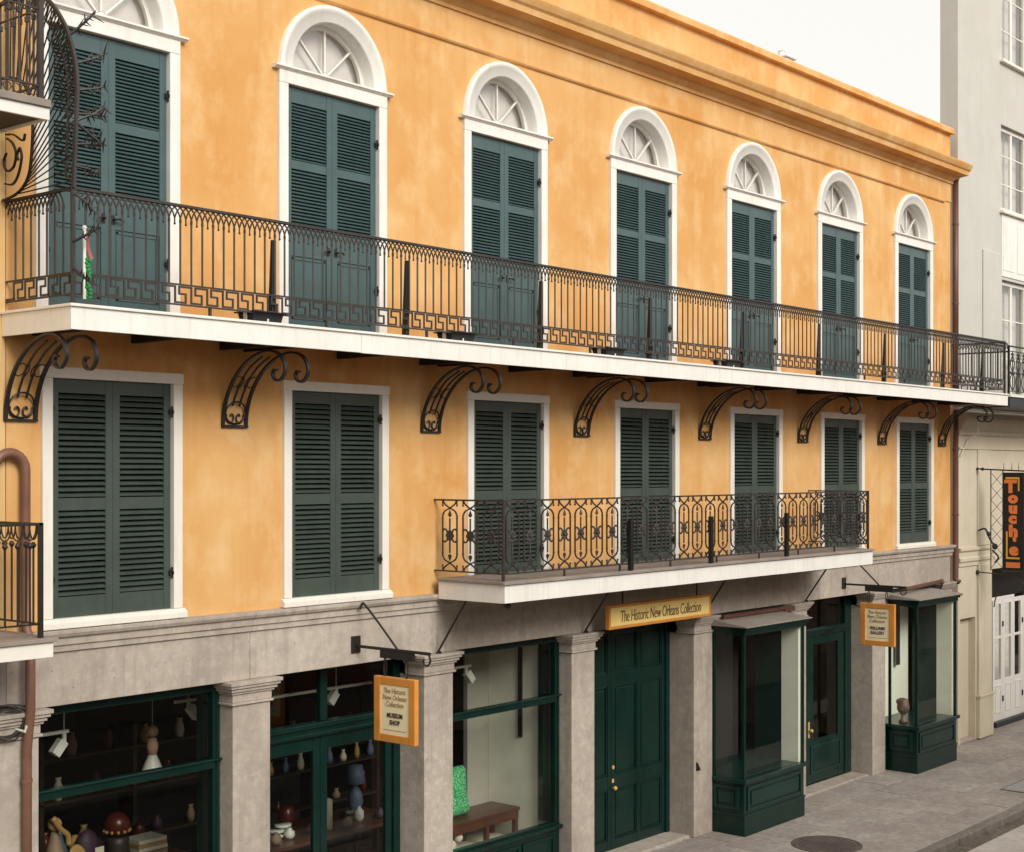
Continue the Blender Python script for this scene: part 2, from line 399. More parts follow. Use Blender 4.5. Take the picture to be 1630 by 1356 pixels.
HINGE = mk(MB().box(-.035, .035, -.022, .0, -.025, .025).tube([(0, -.02, -.06), (0, -.02, .06)], .016, 6).box(-.012, .012, -.05, -.0, -.018, .018), 'hinge', 'iron')
HANDLE = mk(MB().tube([(0, .0, 0), (0, -.05, 0)], .011, 6).tube(crv([(0, -.05, .0), (.05, -.055, .006), (.10, -.05, -.012)], 4), .012, 6).box(-.02, .02, -.006, .0, -.05, .05), 'handle', 'iron')
slot_n = 0
def place_slats(parent, x, y, panels, SL, individual, jit):
    global slot_n
    zs = []
    for a, b, n in panels:
        p = (b-a)/n
        zs += [a+p*(i+.5) for i in range(n)]
    if individual:
        for z in zs:
            o = inst('slat', SL, parent, (x, y, z)); o.rotation_euler = (R.uniform(-jit, jit), 0, R.uniform(-.002, .002)); slot_n += 1
    else:
        m = MB()
        for z in zs:
            q = [Matrix.Translation((x, y, z)) @ Matrix.Rotation(R.uniform(-jit, jit), 4, 'X') @ v.co for v in SL.vertices]
            m.add(q, [tuple(f.vertices) for f in SL.polygons])
        o = obj('slats', m, SL.materials[0].name, parent); o['kind'] = 'stuff'
for k, c in enumerate(LC):
    for s in (-1, 1):
        x0 = c-SW if s < 0 else c+.004
        o = inst('shutter', LOWLEAF, house, (x0, .015, 0))
        place_slats(o, x0+SW/2, .04, [(4.685, 5.56, 15), (5.695, 6.755, 18)], SLAT_L, k < 2, .06)
        hx = x0-.008 if s < 0 else x0+SW+.008
        for z in (4.86, 6.60): inst('hinge', HINGE, o, (hx, .008, z))
for k, c in enumerate(UC):
    for s in (-1, 1):
        x0 = c-SW if s < 0 else c+.004
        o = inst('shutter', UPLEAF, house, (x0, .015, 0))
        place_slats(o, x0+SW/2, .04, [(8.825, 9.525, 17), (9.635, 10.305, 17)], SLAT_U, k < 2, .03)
        hx = x0-.008 if s < 0 else x0+SW+.008
        for z in (8.2, 10.03): inst('hinge', HINGE, o, (hx, .008, z))
        h = inst('handle', HANDLE, o, (c+s*.06, .015, 8.60), 0, (s, 1, 1))
# dark sashes behind the louvres
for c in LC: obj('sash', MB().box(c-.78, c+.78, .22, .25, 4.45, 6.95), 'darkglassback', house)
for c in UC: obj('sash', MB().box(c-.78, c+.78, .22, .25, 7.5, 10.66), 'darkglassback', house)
# ---- white trims
for c in LC:
    t = MB().box(c-.865, c-.745, -.045, .10, 4.47, 6.905).box(c+.747, c+.865, -.045, .10, 4.47, 6.905).box(c-.875, c+.875, -.05, .10, 6.905, 7.02)
    obj('window_trim', t, 'cream_white', house, bevel=.008)
    obj('sill', MB().prism([(.1, 4.365), (-.085, 4.365), (-.085, 4.43), (-.04, 4.468), (.1, 4.468)], 'x', c-.90, c+.90), 'cream_white', house, bevel=.008)
for c in UC:
    t = MB().box(c-.885, c-.745, -.05, .12, 7.53, 10.50).box(c+.747, c+.885, -.05, .12, 7.53, 10.50).box(c-.885, c+.885, -.052, .12, 10.50, 10.652)
    obj('window_trim', t, 'white', house, bevel=.008)
    obj('impost_ledge', MB().prism([(.1, 10.652), (-.06, 10.652), (-.075, 10.668), (-.095, 10.674), (-.095, 10.696), (-.075, 10.700), (.1, 10.700)], 'x', c-.965, c+.965), 'white', house)
    # moulded arch: swept profile
    prf = [(.665, .24), (.665, -.03), (.68, -.046), (.785, -.05), (.79, -.058), (.815, -.062), (.82, -.066), (.858, -.068), (.87, -.056), (.87, .05)]
    n = 32; vs = []; fs = []
    for i in range(n+1):
        a = PI*i/n
        for (r, y) in prf: vs.append((c+r*math.cos(a), y, 10.700+r*math.sin(a)))
    P = len(prf)
    for i in range(n):
        for j in range(P-1): fs.append((i*P+j, i*P+j+1, (i+1)*P+j+1, (i+1)*P+j))
    obj('arch_trim', MB().add(vs, fs), 'white', house, smooth=True)
    # fanlight
    f = MB()
    f.prism(arcpts(c, 10.700, .672, 0, PI, 28)+arcpts(c, 10.700, .612, PI, 0, 28), 'y', .14, .19)
    f.box(c-.615, c+.615, .14, .19, 10.700, 10.735)
    f.prism(arcpts(c, 10.73, .065, 0, PI, 10), 'y', .135, .185)
    for a in (45, 90, 135):
        ca, sa = math.cos(math.radians(a)), math.sin(math.radians(a)); q = .0105
        f.prism([(c+.07*ca-q*sa, 10.74+.07*sa+q*ca), (c+.07*ca+q*sa, 10.74+.07*sa-q*ca), (c+.60*ca+q*sa, 10.72+.60*sa-q*ca), (c+.60*ca-q*sa, 10.72+.60*sa+q*ca)], 'y', .138, .178)
    fan = obj('fanlight', f, 'white', house)
    for a in range(4):
        aa = [math.radians(45*a+45*k/6) for k in range(7)]
        pts = [(c+.05*math.cos(aa[3]), 10.74+.05*math.sin(aa[3]))]+[(c+.63*math.cos(t_), 10.715+.63*math.sin(t_)) for t_ in aa]
        obj('pane', MB().prism(pts, 'y', .158, .164), 'old_glass', fan)
    obj('curtain', MB().prism(arcpts(c, 10.67, .76, 0, PI, 16), 'y', .27, .285), 'curtain', house)

# ---- stone ground floor
ZL = 3.58
PIL = [8.02, 11.04, 14.18, 17.29, 20.52, 23.66, 26.84, 29.98]
for i in range(7):
    a = XL if i == 0 else PIL[i]; b = XR if i == 6 else PIL[i+1]
    obj('lintel_stone', MB().box(a+.003, b-.003, .0, .52, ZL, 4.13), 'stone', house, bevel=.006)
    pr = [(.3, 4.13), (-.03, 4.13), (-.03, 4.19), (-.055, 4.20), (-.055, 4.27), (-.09, 4.285), (-.11, 4.32), (-.11, 4.355), (.02, 4.362), (.3, 4.362)]
    obj('stone_cornice', MB().prism(pr, 'x', a+.002-(0 if i else .02), b-.002+(.08 if i == 6 else 0)), 'stone', house, bevel=.004)
for i, x in enumerate(PIL):
    hw = .275
    p = obj('pilaster', MB().box(x-hw, x+hw, -.03, .62, 0, 3.30), 'stone', house, bevel=.010)
    cp = [(0, 3.30, .02), (0, 3.30, .02)]
    cm = MB(); lv = [(3.305, 3.335, .03), (3.335, 3.43, .012), (3.43, 3.46, .035), (3.46, 3.50, .06), (3.50, 3.535, .085), (3.535, 3.578, .105)]
    for za, zb, pr_ in lv: cm.box(x-hw-pr_, x+hw+pr_, -.03-pr_, .3, za+.001, zb)
    obj('capital', cm, 'stone', p, bevel=.006)
obj('iron_tie', MB().prism([(20.30, 1.08), (20.42, 1.08), (20.34, 1.2), (20.30, 1.22)], 'y', -.045, -.03), 'iron', house)

# ---- shop interior
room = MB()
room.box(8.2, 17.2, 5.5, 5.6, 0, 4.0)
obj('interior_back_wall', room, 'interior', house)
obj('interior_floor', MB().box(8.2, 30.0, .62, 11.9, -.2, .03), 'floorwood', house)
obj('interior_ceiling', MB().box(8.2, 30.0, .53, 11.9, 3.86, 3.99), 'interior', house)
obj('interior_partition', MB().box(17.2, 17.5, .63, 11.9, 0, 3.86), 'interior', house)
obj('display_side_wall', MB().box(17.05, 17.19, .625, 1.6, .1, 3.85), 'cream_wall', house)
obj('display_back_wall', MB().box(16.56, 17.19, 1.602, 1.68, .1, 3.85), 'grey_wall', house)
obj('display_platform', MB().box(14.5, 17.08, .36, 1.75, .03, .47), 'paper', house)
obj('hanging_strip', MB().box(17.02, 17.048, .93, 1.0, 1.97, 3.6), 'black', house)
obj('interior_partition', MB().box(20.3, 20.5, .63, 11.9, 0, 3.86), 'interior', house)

G = 'shop_green'
def rect_frame(m, x0, x1, z0, z1, y0, y1, wx, wz0, wz1):
    m.box(x0, x0+wx, y0, y1, z0, z1).box(x1-wx, x1, y0, y1, z0, z1).box(x0+wx, x1-wx, y0+.002, y1-.002, z0, z0+wz0).box(x0+wx, x1-wx, y0+.002, y1-.002, z1-wz1, z1)
# big shop window left of first pillar and window with bench
for (xa, xb) in ((8.295, 10.765), (14.455, 17.015)):
    f = MB(); rect_frame(f, xa, xb, .74, ZL-.002, .20, .31, .10, .09, .12)
    f.box(xa+.10, xb-.10, .175, .30, 2.59, 2.69).box(xa, xb, .15, .21, 2.675, 2.70)
    f.box(xa+.02, xa+.06, .185, .2, .8, ZL-.05).box(xb-.06, xb-.02, .185, .2, .8, ZL-.05)
    sw = obj('shop_window', f, G, house, bevel=.008)
    obj('pane', MB().box(xa+.09, xb-.09, .245, .251, 2.68, ZL-.11), 'glass', sw)
    obj('pane', MB().box(xa+.09, xb-.09, .245, .251, .82, 2.60), 'glass', sw)
    obj('jamb_lining', MB().box(xb-.05, xb-.004, .315, .56, .8, ZL-.1), G, sw); obj('jamb_lining', MB().box(xa+.004, xa+.05, .315, .56, .8, ZL-.1), G, sw)
    b = MB().box(xa, xb, .20, .33, .0, .74).box(xa, xb, .13, .34, .742, .80)
    bk = obj('bulkhead', b, G, house, bevel=.01)
    nn = 3
    for k in range(nn):
        q0 = xa+.1+(xb-xa-.2)*k/nn; q1 = xa+.1+(xb-xa-.2)*(k+1)/nn
        m = MB(); rect_frame(m, q0+.03, q1-.03, .2, .66, .175, .199, .05, .05, .05); obj('panel', m, G, bk, bevel=.006)
# glazed double shop door with transom, between first and second pillars
xa, xb = 11.32, 13.90; Y0 = .40
f = MB(); rect_frame(f, xa, xb, 0.02, ZL-.002, Y0, Y0+.12, .12, .03, .08)
f.box(xa+.12, xb-.12, Y0-.02, Y0+.1, 2.68, 2.86).box(xa+.1, xb-.1, Y0-.06, Y0-.02, 2.80, 2.86).box(xa+.1, xb-.1, Y0-.045, Y0-.02, 2.70, 2.74)
f.box(12.50, 12.62, Y0+.01, Y0+.09, 2.86, ZL-.08)
dfm = obj('door_frame', f, G, house, bevel=.008)
obj('transom_pane', MB().box(xa+.11, 12.51, Y0+.05, Y0+.056, 2.85, ZL-.07), 'glass', dfm)
obj('transom_pane', MB().box(12.61, xb-.11, Y0+.05, Y0+.056, 2.85, ZL-.07), 'glass', dfm)
for (a, b, kx) in ((xa+.125, 12.512, 12.45), (12.518, xb-.125, 12.58)):
    m = MB(); rect_frame(m, a, b, .04, 2.675, Y0+.03, Y0+.085, .115, .55, .17)
    m.box(a+.115, b-.115, Y0+.055, Y0+.07, .59-.4, .6)
    d = obj('shop_door', m, G, house, bevel=.008)
    obj('pane', MB().box(a+.10, b-.10, Y0+.055, Y0+.061, .58, 2.52), 'glass', d)
    obj('door_knob', MB().ball((kx, Y0-.03, 1.05), .035, 10, 6).tube([(kx, Y0-.02, 1.05), (kx, Y0+.03, 1.05)], .014, 6), 'brass', d, smooth=True)
# carriage door with panels
xa, xb = 17.565, 20.245; Y0 = .47
m = MB().box(xa, xa+.10, Y0-.03, Y0+.14, .02, ZL).box(xb-.10, xb, Y0-.03, Y0+.14, .02, ZL).box(xa+.1, xb-.1, Y0-.03, Y0+.14, ZL-.06, ZL-.002)
obj('door_frame', m, G, house, bevel=.008)
mid = 18.66
for (a, b, nx) in ((xa+.104, mid-.003, 2), (mid+.003, xb-.104, 2)):
    m = MB().box(a, b, Y0+.035, Y0+.07, .03, ZL-.07)
    d = obj('carriage_door', m, G, house)
    stw = .085; cw = (b-a-stw)/nx
    rr = [(.03, .19), (.98, 1.20), (2.60, 2.80), (ZL-.16, ZL-.07)]
    g = MB()
    for k in range(nx+1): g.box(a+k*cw, a+k*cw+stw, Y0, Y0+.034, .03, ZL-.07)
    for za, zb in rr:
        for k in range(nx): g.box(a+k*cw+stw, a+(k+1)*cw, Y0+.003, Y0+.034, za, zb)
    obj('door_rails', g, G, d, bevel=.006)
    for k in range(nx):
        for z0_, z1_ in ((.19, .98), (1.20, 2.60), (2.80, ZL-.16)):
            q0, q1 = a+k*cw+stw, a+(k+1)*cw
            mm = MB(); rect_frame(mm, q0+.002, q1-.002, z0_+.002, z1_-.002, Y0+.010, Y0+.0345, .025, .025, .025)
            mm.box(q0+.06, q1-.06, Y0+.02, Y0+.0345, z0_+.06, z1_-.06)
            obj('panel', mm, G, d, bevel=.008)
    if a > mid:
        obj('door_knob', MB().ball((a+.035, Y0-.05, 1.0), .035, 10, 6).tube([(a+.035, Y0-.04, 1.0), (a+.035, Y0, 1.0)], .014, 6), 'brass', d, smooth=False)
        obj('keyhole_plate', MB().box(a+.01, a+.06, Y0-.008, Y0-.001, 1.08, 1.14), 'brass', d)
        obj('lock', MB().tube([(a+.04, Y0-.012, 1.32), (a+.04, Y0, 1.32)], .03, 10), 'brass', d)
obj('door_step', MB().box(17.57, 20.24, .05, .68, -.03, .035), 'stone', house, bevel=.01)

# projecting display bays
def bay(x0, x1, yf, pw0, pw1):
    # pw0, pw1: faces of the neighbouring pillars
    b = thing('display_bay', '', '', (x0, 0, 0)); del b['label']; del b['category']; b.parent = house; b.location = Vector((x0, 0, 0))-world_of(house)
    base = MB().box(x0, x1, yf, .3, .0, .33).box(x0+.012, x1-.012, yf+.012, .3, .33, .86)
    bs = obj('bay_base', base, G, b, bevel=.008)
    pn = MB(); rect_frame(pn, x0+.10, x1-.10, .40, .80, yf-.012, yf+.012, .06, .05, .05); pn.box(x0+.22, x1-.22, yf-.006, yf+.012, .49, .71)
    obj('panel', pn, 'shop_green_hi', b, bevel=.006)
    ps = MB()
    ps.box(x0-.012, x0+.014, yf+.10, yf+.16, .42, .80).box(x0-.012, x0+.014, -.10, -.04, .42, .80).box(x0-.012, x0+.014, yf+.16, -.10, .75, .80).box(x0-.012, x0+.014, yf+.16, -.10, .42, .47)
    ps.box(x0-.006, x0+.014, yf+.20, -.14, .52, .70)
    obj('panel', ps, 'shop_green_hi', b, bevel=.006)
    obj('moulding', MB().box(x0-.012, x1+.012, yf-.012, .05, .325, .352), 'shop_green_hi', b, bevel=.006)
    obj('bay_sill', MB().box(x0-.035, x1+.05, yf-.05, .3, .86, .93), 'shop_green_hi', b, bevel=.012)
    zt = 3.27
    for (px, py) in ((x0+.005, yf+.005), (x1-.055, yf+.005), (x1-.055, -.06), (x0+.005, -.06)):
        obj('corner_post', MB().box(px, px+.05, py, py+.05, .93, zt), G, b, bevel=.006)
    obj('pane', MB().box(x0+.05, x1-.05, yf+.027, yf+.033, .93, zt), 'glass', b)
    obj('pane', MB().box(x0+.027, x0+.033, yf+.05, -.055, .93, zt), 'glass', b)
    obj('bay_head', MB().box(x0-.02, x1+.02, yf-.02, .0, zt, zt+.07).box(x0-.05, x1+.06, yf-.05, .0, zt+.07, zt+.11).box(x0-.075, x1+.09, yf-.08, .0, zt+.11, zt+.135), G, b, bevel=.006)
    rf = MB().add([(x0-.085, yf-.09, zt+.136), (x1+.10, yf-.09, zt+.136), (x1+.10, -.02, zt+.136), (x0-.085, -.02, zt+.136),
                   (x0-.085, yf-.09, zt+.150), (x1+.10, yf-.09, zt+.150), (x1+.10, -.02, zt+.235), (x0-.085, -.02, zt+.235)],
                  [(0, 3, 2, 1), (4, 5, 6, 7), (0, 1, 5, 4), (1, 2, 6, 5), (2, 3, 7, 6), (3, 0, 4, 7)])
    obj('bay_roof', rf, 'slatecap', b)
    obj('side_lining', MB().box(x1-.12, x1-.06, yf+.06, -.24, .93, zt), 'cream_wall', b)
    obj('side_lining', MB().box(x1-.115, x1-.06, -.24, .3, .93, zt), G, b)  # near-black panel standing in for the unlit opening behind the cream lining
    obj('bay_floor', MB().box(x0+.05, x1-.05, .3, .62, .80, .93), G, b)
    return b
b1 = bay(20.81, 22.80, -.63, 20.80, 23.38)
obj('back_lining', MB().box(20.85, 22.66, .62, .66, .93, 3.4), 'interior_dark', b1)  # dark sheet standing in for the unlit shop behind the open bay
b2 = bay(27.27, 29.14, -.63, 27.12, 29.7)
obj('back_lining', MB().box(27.30, 29.05, .40, .45, .93, 3.4), 'cream_wall', b2)
obj('hanging_strip', MB().box(28.33, 28.46, .30, .33, 1.95, 3.3), 'black', b2)
# green side filling between bay and pillar, header over the bay
for (a, b, c, d) in ((22.86, 23.38, 20.80, 23.38), (29.20, 29.70, 27.12, 29.70)):
    obj('side_panel', MB().box(a, b, .20, .30, .0, 3.5), G, house, bevel=.006)
    obj('header', MB().box(c, d, .06, .14, 3.40, ZL-.002), 'interior_dark', house)
obj('roller_tube', MB().tube([(20.95, -.13, 3.53), (23.15, -.13, 3.53)], .035, 8).box(22.95, 23.3, -.16, -.05, 3.47, 3.56), 'brown_pipe', house)
obj('roller_tube', MB().tube([(27.45, -.30, 3.60), (29.45, -.15, 3.63)], .04, 8).ball((29.47, -.15, 3.62), .06), 'brown_pipe', house)
# glazed door between the two bays
xa, xb = 23.94, 26.56; Y0 = .42
f = MB(); rect_frame(f, xa, xb, .02, ZL-.002, Y0, Y0+.12, .26, .02, .07)
f.box(xa+.26, xb-.26, Y0-.02, Y0+.1, 2.83, 2.97).box(xa+.2, xb-.2, Y0-.05, Y0-.02, 2.90, 2.96)
f.box(24.62, 24.80, Y0-.005, Y0+.1, .02, 2.83)
dfm = obj('door_frame', f, G, house, bevel=.008)
obj('transom_pane', MB().box(xa+.25, xb-.25, Y0+.05, Y0+.056, 2.96, ZL-.06), 'glass', dfm)
a, b = 24.805, xb-.265
m = MB(); rect_frame(m, a, b, .04, 2.825, Y0+.02, Y0+.075, .26, .80, .17); m.box(a+.26, b-.26, Y0+.045, Y0+.06, .3, .86)
d = obj('shop_door', m, G, house, bevel=.008)
m = MB(); rect_frame(m, a+.14, b-.14, .22, .76, Y0+.005, Y0+.02, .05, .05, .05); obj('panel', m, 'shop_green_hi', d, bevel=.006)
obj('pane', MB().box(a+.25, b-.25, Y0+.045, Y0+.051, .83, 2.67), 'glass', d)
obj('door_handle', MB().ball((a+.07, Y0-.045, 1.06), .036, 10, 6).box(a+.045, a+.095, Y0+.008, Y0+.02, .92, 1.22).tube([(a+.07, Y0-.03, 1.06), (a+.07, Y0+.02, 1.06)], .014, 6), 'brass', d)
obj('shop_door_blind', MB().box(23.96, 24.62, Y0+.05, Y0+.06, .05, 2.83), G, house)
obj('door_step', MB().box(23.95, 26.55, .05, .62, -.03, .03), 'stone', house, bevel=.01)

# ================================================================ UPPER BALCONY
ub = thing('balcony', 'long white upper balcony with greek key iron railing below the arched windows', 'balcony', (19.1, -.6, 7.3), 'iron balconies')
UX0, UX1, UY = 7.90, 30.40, -1.20
for k in range(8):
    ya = -.005-k*.146
    obj('deck_plank', MB().box(UX0+.03, UX1-.03, ya-.142, ya, 7.42, 7.47), 'soffit', ub, bevel=.004)
ne = 6
for k in range(ne):
    a_ = UX0+(UX1-UX0)*k/ne; b_ = UX0+(UX1-UX0)*(k+1)/ne; dz = R.uniform(-.003, .003)
    obj('fascia_board', MB().box(a_+(.0025 if k else 0), b_-(.0025 if k < ne-1 else 0), UY+R.uniform(0, .004), UY+.03, 7.285+dz, 7.50), 'white', ub, bevel=.004)
for a_, b_ in ((UX0, UX0+.03), (UX1-.03, UX1)): obj('fascia_board', MB().box(a_, b_, UY+.03, -.002, 7.285, 7.50), 'white', ub, bevel=.004)
obj('deck_edge', MB().box(UX0-.02, UX1+.02, UY-.025, UY+.10, 7.502, 7.53).box(UX0-.02, UX0+.10, UY+.10, -.002, 7.502, 7.53).box(UX1-.10, UX1+.02, UY+.10, -.002, 7.502, 7.53), 'white', ub, bevel=.005)
BRX = [8.10, 10.80, 14.04, 17.27, 20.59, 23.84, 27.00, 29.80]
JX = []
for i, x in enumerate(BRX):
    JX += [max(x-.17, UX0+.075), min(x+.17, UX1-.075)]
    if i < 7: JX.append((x+BRX[i+1])/2)
for x in JX:
    obj('joist', MB().box(x-.035, x+.035, UY+.035, -.003, 7.315, 7.418), 'iron', ub)
zt, zk1, zk0 = 8.615, 7.825, 7.625
rl = MB()
def rails(m, p, q, zs):
    (x0, y0), (x1, y1) = p, q
    for z, h, t in zs:
        if abs(y0-y1) < 1e-6: m.box(x0, x1, y0-t/2, y0+t/2, z-h/2, z+h/2)
        else: m.box(x0-t/2, x0+t/2, min(y0, y1), max(y0, y1), z-h/2, z+h/2)
zs_ = [(zt, .026, .046), (zk1, .016, .022), (zk0, .016, .022)]
RY = UY+.05
rails(rl, (UX0+.04, RY), (UX1-.04, RY), zs_)
rails(rl, (UX0+.05, RY+.023), (UX0+.05, -.002), zs_); rails(rl, (UX1-.05, RY+.023), (UX1-.05, -.002), zs_)
x = 7.95
posts = [7.95+1.605*k for k in range(14)]+[UX1-.05]
for px in posts: rl.box(px-.013, px+.013, RY-.013, RY+.013, 7.53, zk0-.008)
for px in (UX0+.05, UX1-.05): rl.box(px-.017, px+.017, RY-.017, RY+.017, 7.53, zt+.02)
railing = obj('railing', rl, 'iron_grey', ub)
P = .137
bal = MB().tube([(0, 0, zk1), (0, 0, 8.49)], .011, 5).tube([(0, 0, 8.44), (0, 0, 8.475)], .014, 6)
bal.tube([(P/2, 0, 8.435), (P/2, 0, 8.49)], .008, 5).ball((P/2, 0, 8.43), .013, 6, 4)
for s0 in (0, P/2):
    bal.strip([(s0+1.5*P*k/10, 8.487+.118*math.sin(PI*k/10)**.7) for k in range(11)], .012, .012, 'xz')
BAL = mk(bal, 'baluster', 'iron_grey')
n = int((UX1-UX0-.1)/P)
for k in range(n+1): inst('baluster', BAL, railing, (UX0+.05+k*P, RY, 0))
for k in range(1, 8):
    inst('baluster', BAL, railing, (UX0+.05, RY+k*P+.02, 0), PI/2); inst('baluster', BAL, railing, (UX1-.05, RY+k*P+.02, 0), PI/2)
K = .2; hk = zk1-zk0
key = [(.40, 0), (.40, .55), (0, .55), (0, 1), (.75, 1), (.75, 0), (1.40, 0)]
km = MB()
for a, b in zip(key[:-1], key[1:]):
    x0_, x1_ = sorted((a[0]*K, b[0]*K)); z0_, z1_ = sorted((a[1], b[1])); t = .0095
    g0 = .022
    km.box(x0_-t, x1_+t, -.006, .006, zk0+g0+z0_*(hk-2*g0)-t, zk0+g0+z1_*(hk-2*g0)+t)
KEY = mk(km, 'greek_key', 'iron_grey')
nk = int((UX1-UX0-.15)/K)
for k in range(nk): inst('greek_key', KEY, railing, (UX0+.07+k*K, RY, 0))
for k in range(5): inst('greek_key', KEY, railing, (UX0+.05, RY+.06+k*K, 0), PI/2); inst('greek_key', KEY, railing, (UX1-.05, RY+.06+k*K, 0), PI/2)
for x in (10.43, 12.47, 14.97, 17.45, 19.97, 22.43, 24.88, 27.4, 29.3):
    obj('railing_stay', MB().prism([(-1.125, 7.53), (-1.05, 7.53), (-1.095, 8.42), (-1.125, 8.42)], 'x', x-.028, x+.028), 'black', ub, bevel=.005)
# floodlights on the deck
ordn = ['leftmost', 'second', 'third', 'fourth']
for k, x in enumerate((10.33, 13.42, 16.56, 19.65)):
    fl = thing('floodlight', ['black floodlight tray on the upper balcony, nearest the beads', 'black floodlight tray at the foot of the third arched doorway from the left', 'black floodlight tray at the foot of the fourth arched doorway from the left', 'black floodlight tray at the foot of the fifth arched doorway from the left'][k], 'floodlight', (x, -1.0, 7.53), 'floodlights along the upper balcony')
    obj('housing', MB().prism([(-1.13, 7.535), (-.92, 7.535), (-.88, 7.63), (-1.17, 7.63)], 'x', x-.20, x+.20), 'black', fl, bevel=.012)
    obj('rim', MB().box(x-.235, x+.235, -1.19, -.86, 7.63, 7.645), 'black', fl, bevel=.004)
    obj('bracket', MB().box(x-.01, x+.01, -1.145, -1.13, 7.531, 7.60).box(x-.22, x-.205, -1.05, -1.0, 7.531, 7.63).box(x+.205, x+.22, -1.05, -1.0, 7.531, 7.63), 'lampwhite', fl)
# bead strands and pole tied to the corner of the railing
bd = thing('bead_strand', 'white pole with red ribbon and green beads tied to the upper railing corner', 'beads', (8.06, -1.20, 7.6))
obj('pole', MB().tube([(8.045, -1.195, 7.58), (8.045, -1.195, 8.24)], .016, 8).ball((8.045, -1.195, 8.25), .024, 8, 5), 'white', bd)
m = MB()
for k in range(34):
    m.ball((8.075+.022*math.sin(k*1.9), -1.20+.02*math.cos(k*2.3), 7.585+k*.0115), .018, 6, 4)
obj('green_beads', m, 'bead_green', bd)
obj('ribbon', MB().strip(crv([(8.05, 8.22), (8.07, 8.12), (8.09, 8.03), (8.12, 7.96)], 4), .004, .035, 'xz', -1.205), 'ribbon_red', bd)

# ================================================================ SCROLL BRACKETS
def bracket(x, label):
    b = thing('scroll_bracket', label, 'bracket', (x, 0, 6.47), 'wrought iron scroll brackets under the upper balcony')
    side_ = crv([(-.012, 6.47), (-.03, 6.62), (-.09, 6.80), (-.20, 6.97), (-.36, 7.12), (-.56, 7.225), (-.78, 7.27), (-.95, 7.235), (-1.05, 7.14), (-1.065, 7.03), (-.99, 6.945), (-.905, 6.95), (-.865, 7.005), (-.885, 7.055), (-.925, 7.05)], 5)
    inner = crv([(-.04, 6.69), (-.09, 6.80), (-.20, 6.97), (-.36, 7.12), (-.56, 7.225)], 5)
    for s in (-1, 1): obj('side_scroll', MB().strip(side_, .042, .023, 'yz', x+s*.165), 'iron', b)
    for s in (-1, 1): obj('inner_rod', MB().strip(inner, .018, .017, 'yz', x+s*.05), 'iron', b)
    obj('base_bar', MB().box(x-.185, x+.185, -.035, -.002, 6.455, 6.478), 'iron', b)
    def onarc(z):   # y on the bracket curve for a height
        pts = side_
        for p, q in zip(pts[:-1], pts[1:]):
            if p[1] <= z <= q[1]: return p[0]+(q[0]-p[0])*(z-p[1])/max(1e-6, q[1]-p[1])
        return -.02
    ring = [(x+.14*math.cos(2*PI*k/18), 6.615+.125*math.sin(2*PI*k/18)) for k in range(18)]
    obj('base_ring', MB().tube([(a, onarc(c), c) for a, c in ring], .011, 5, True), 'iron', b)
    for s in (-1, 1):
        c_ = crv([(.125, 6.60), (.12, 6.54), (.075, 6.50), (.03, 6.52), (.022, 6.57), (.05, 6.60), (.07, 6.575)], 4)
        obj('c_scroll', MB().tube([(x+s*p[0], onarc(p[1]), p[1]) for p in c_], .011, 5), 'iron', b)
        rg = [(x+s*.107+.052*math.cos(2*PI*k/12), 6.955+.06*math.sin(2*PI*k/12)) for k in range(12)]
        obj('ring', MB().tube([(a, onarc(c), c) for a, c in rg], .007, 5, True), 'iron', b)
        lf = crv([(.05, 6.87), (.015, 6.95), (.05, 7.04)], 4)
        obj('leaf_scroll', MB().tube([(x+s*p[0], onarc(p[1]), p[1]) for p in lf], [.007]*len(lf), 5), 'iron', b)
    return b
bl = ['scroll bracket beside the top left corner of the leftmost lower window', 'scroll bracket between the first and second lower windows from the left', 'scroll bracket between the second and third lower windows', 'scroll bracket between the third and fourth lower windows',
      'scroll bracket between the fourth and fifth lower windows', 'scroll bracket between the fifth and sixth lower windows', 'scroll bracket between the sixth and seventh lower windows', 'rightmost scroll bracket beside the brown downpipe']
b0 = bracket(BRX[0], bl[0])
for x, L in zip(BRX[1:], bl[1:]):
    c = copy_tree(b0, None, (x, 0, 6.47)); c['label'] = L

# ================================================================ LOWER BALCONY
lb = thing('balcony', 'shorter white balcony with rosette iron railing above the shop doors', 'balcony', (19.1, -.6, 4.3), 'iron balconies')
LX0, LX1, LY = 14.08, 24.12, -1.25
for k in range(7):
    ya = -.115-k*.166
    obj('deck_plank', MB().box(LX0-.03, LX1+.03, ya-.161, ya, 4.535, 4.572), 'deckwood', lb, bevel=.005)
for k in range(3):
    a_ = LX0+(LX1-LX0)*k/3; b_ = LX0+(LX1-LX0)*(k+1)/3
    obj('fascia_board', MB().box(a_+(.0025 if k else 0), b_-(.0025 if k < 2 else 0), LY+R.uniform(0, .004), LY+.03, 4.30+R.uniform(-.003, .003), 4.53), 'white', lb, bevel=.004)
for a_, b_ in ((LX0, LX0+.03), (LX1-.03, LX1)): obj('fascia_board', MB().box(a_, b_, LY+.03, -.115, 4.30, 4.53), 'white', lb, bevel=.004)
obj('deck_edge', MB().prism([(LY-.03, 4.535), (LY-.03, 4.56), (LY+.03, 4.574), (LY+.03, 4.535)], 'x', LX0-.045, LX1+.045), 'deckwood', lb)
for k in range(9):
    x = LX0+.25+k*1.19
    obj('joist', MB().box(x-.04, x+.04, LY+.035, -.004, 4.37, 4.533), 'iron', lb)
z1, z0 = 5.585, 4.665; RY = LY+.07
rl = MB(); zs_ = [(z1, .022, .034), (z0, .018, .026)]
rails(rl, (LX0+.05, RY), (LX1-.05, RY), zs_); rails(rl, (LX0+.05, RY+.017), (LX0+.05, -.002), zs_); rails(rl, (LX1-.05, RY+.017), (LX1-.05, -.002), zs_)
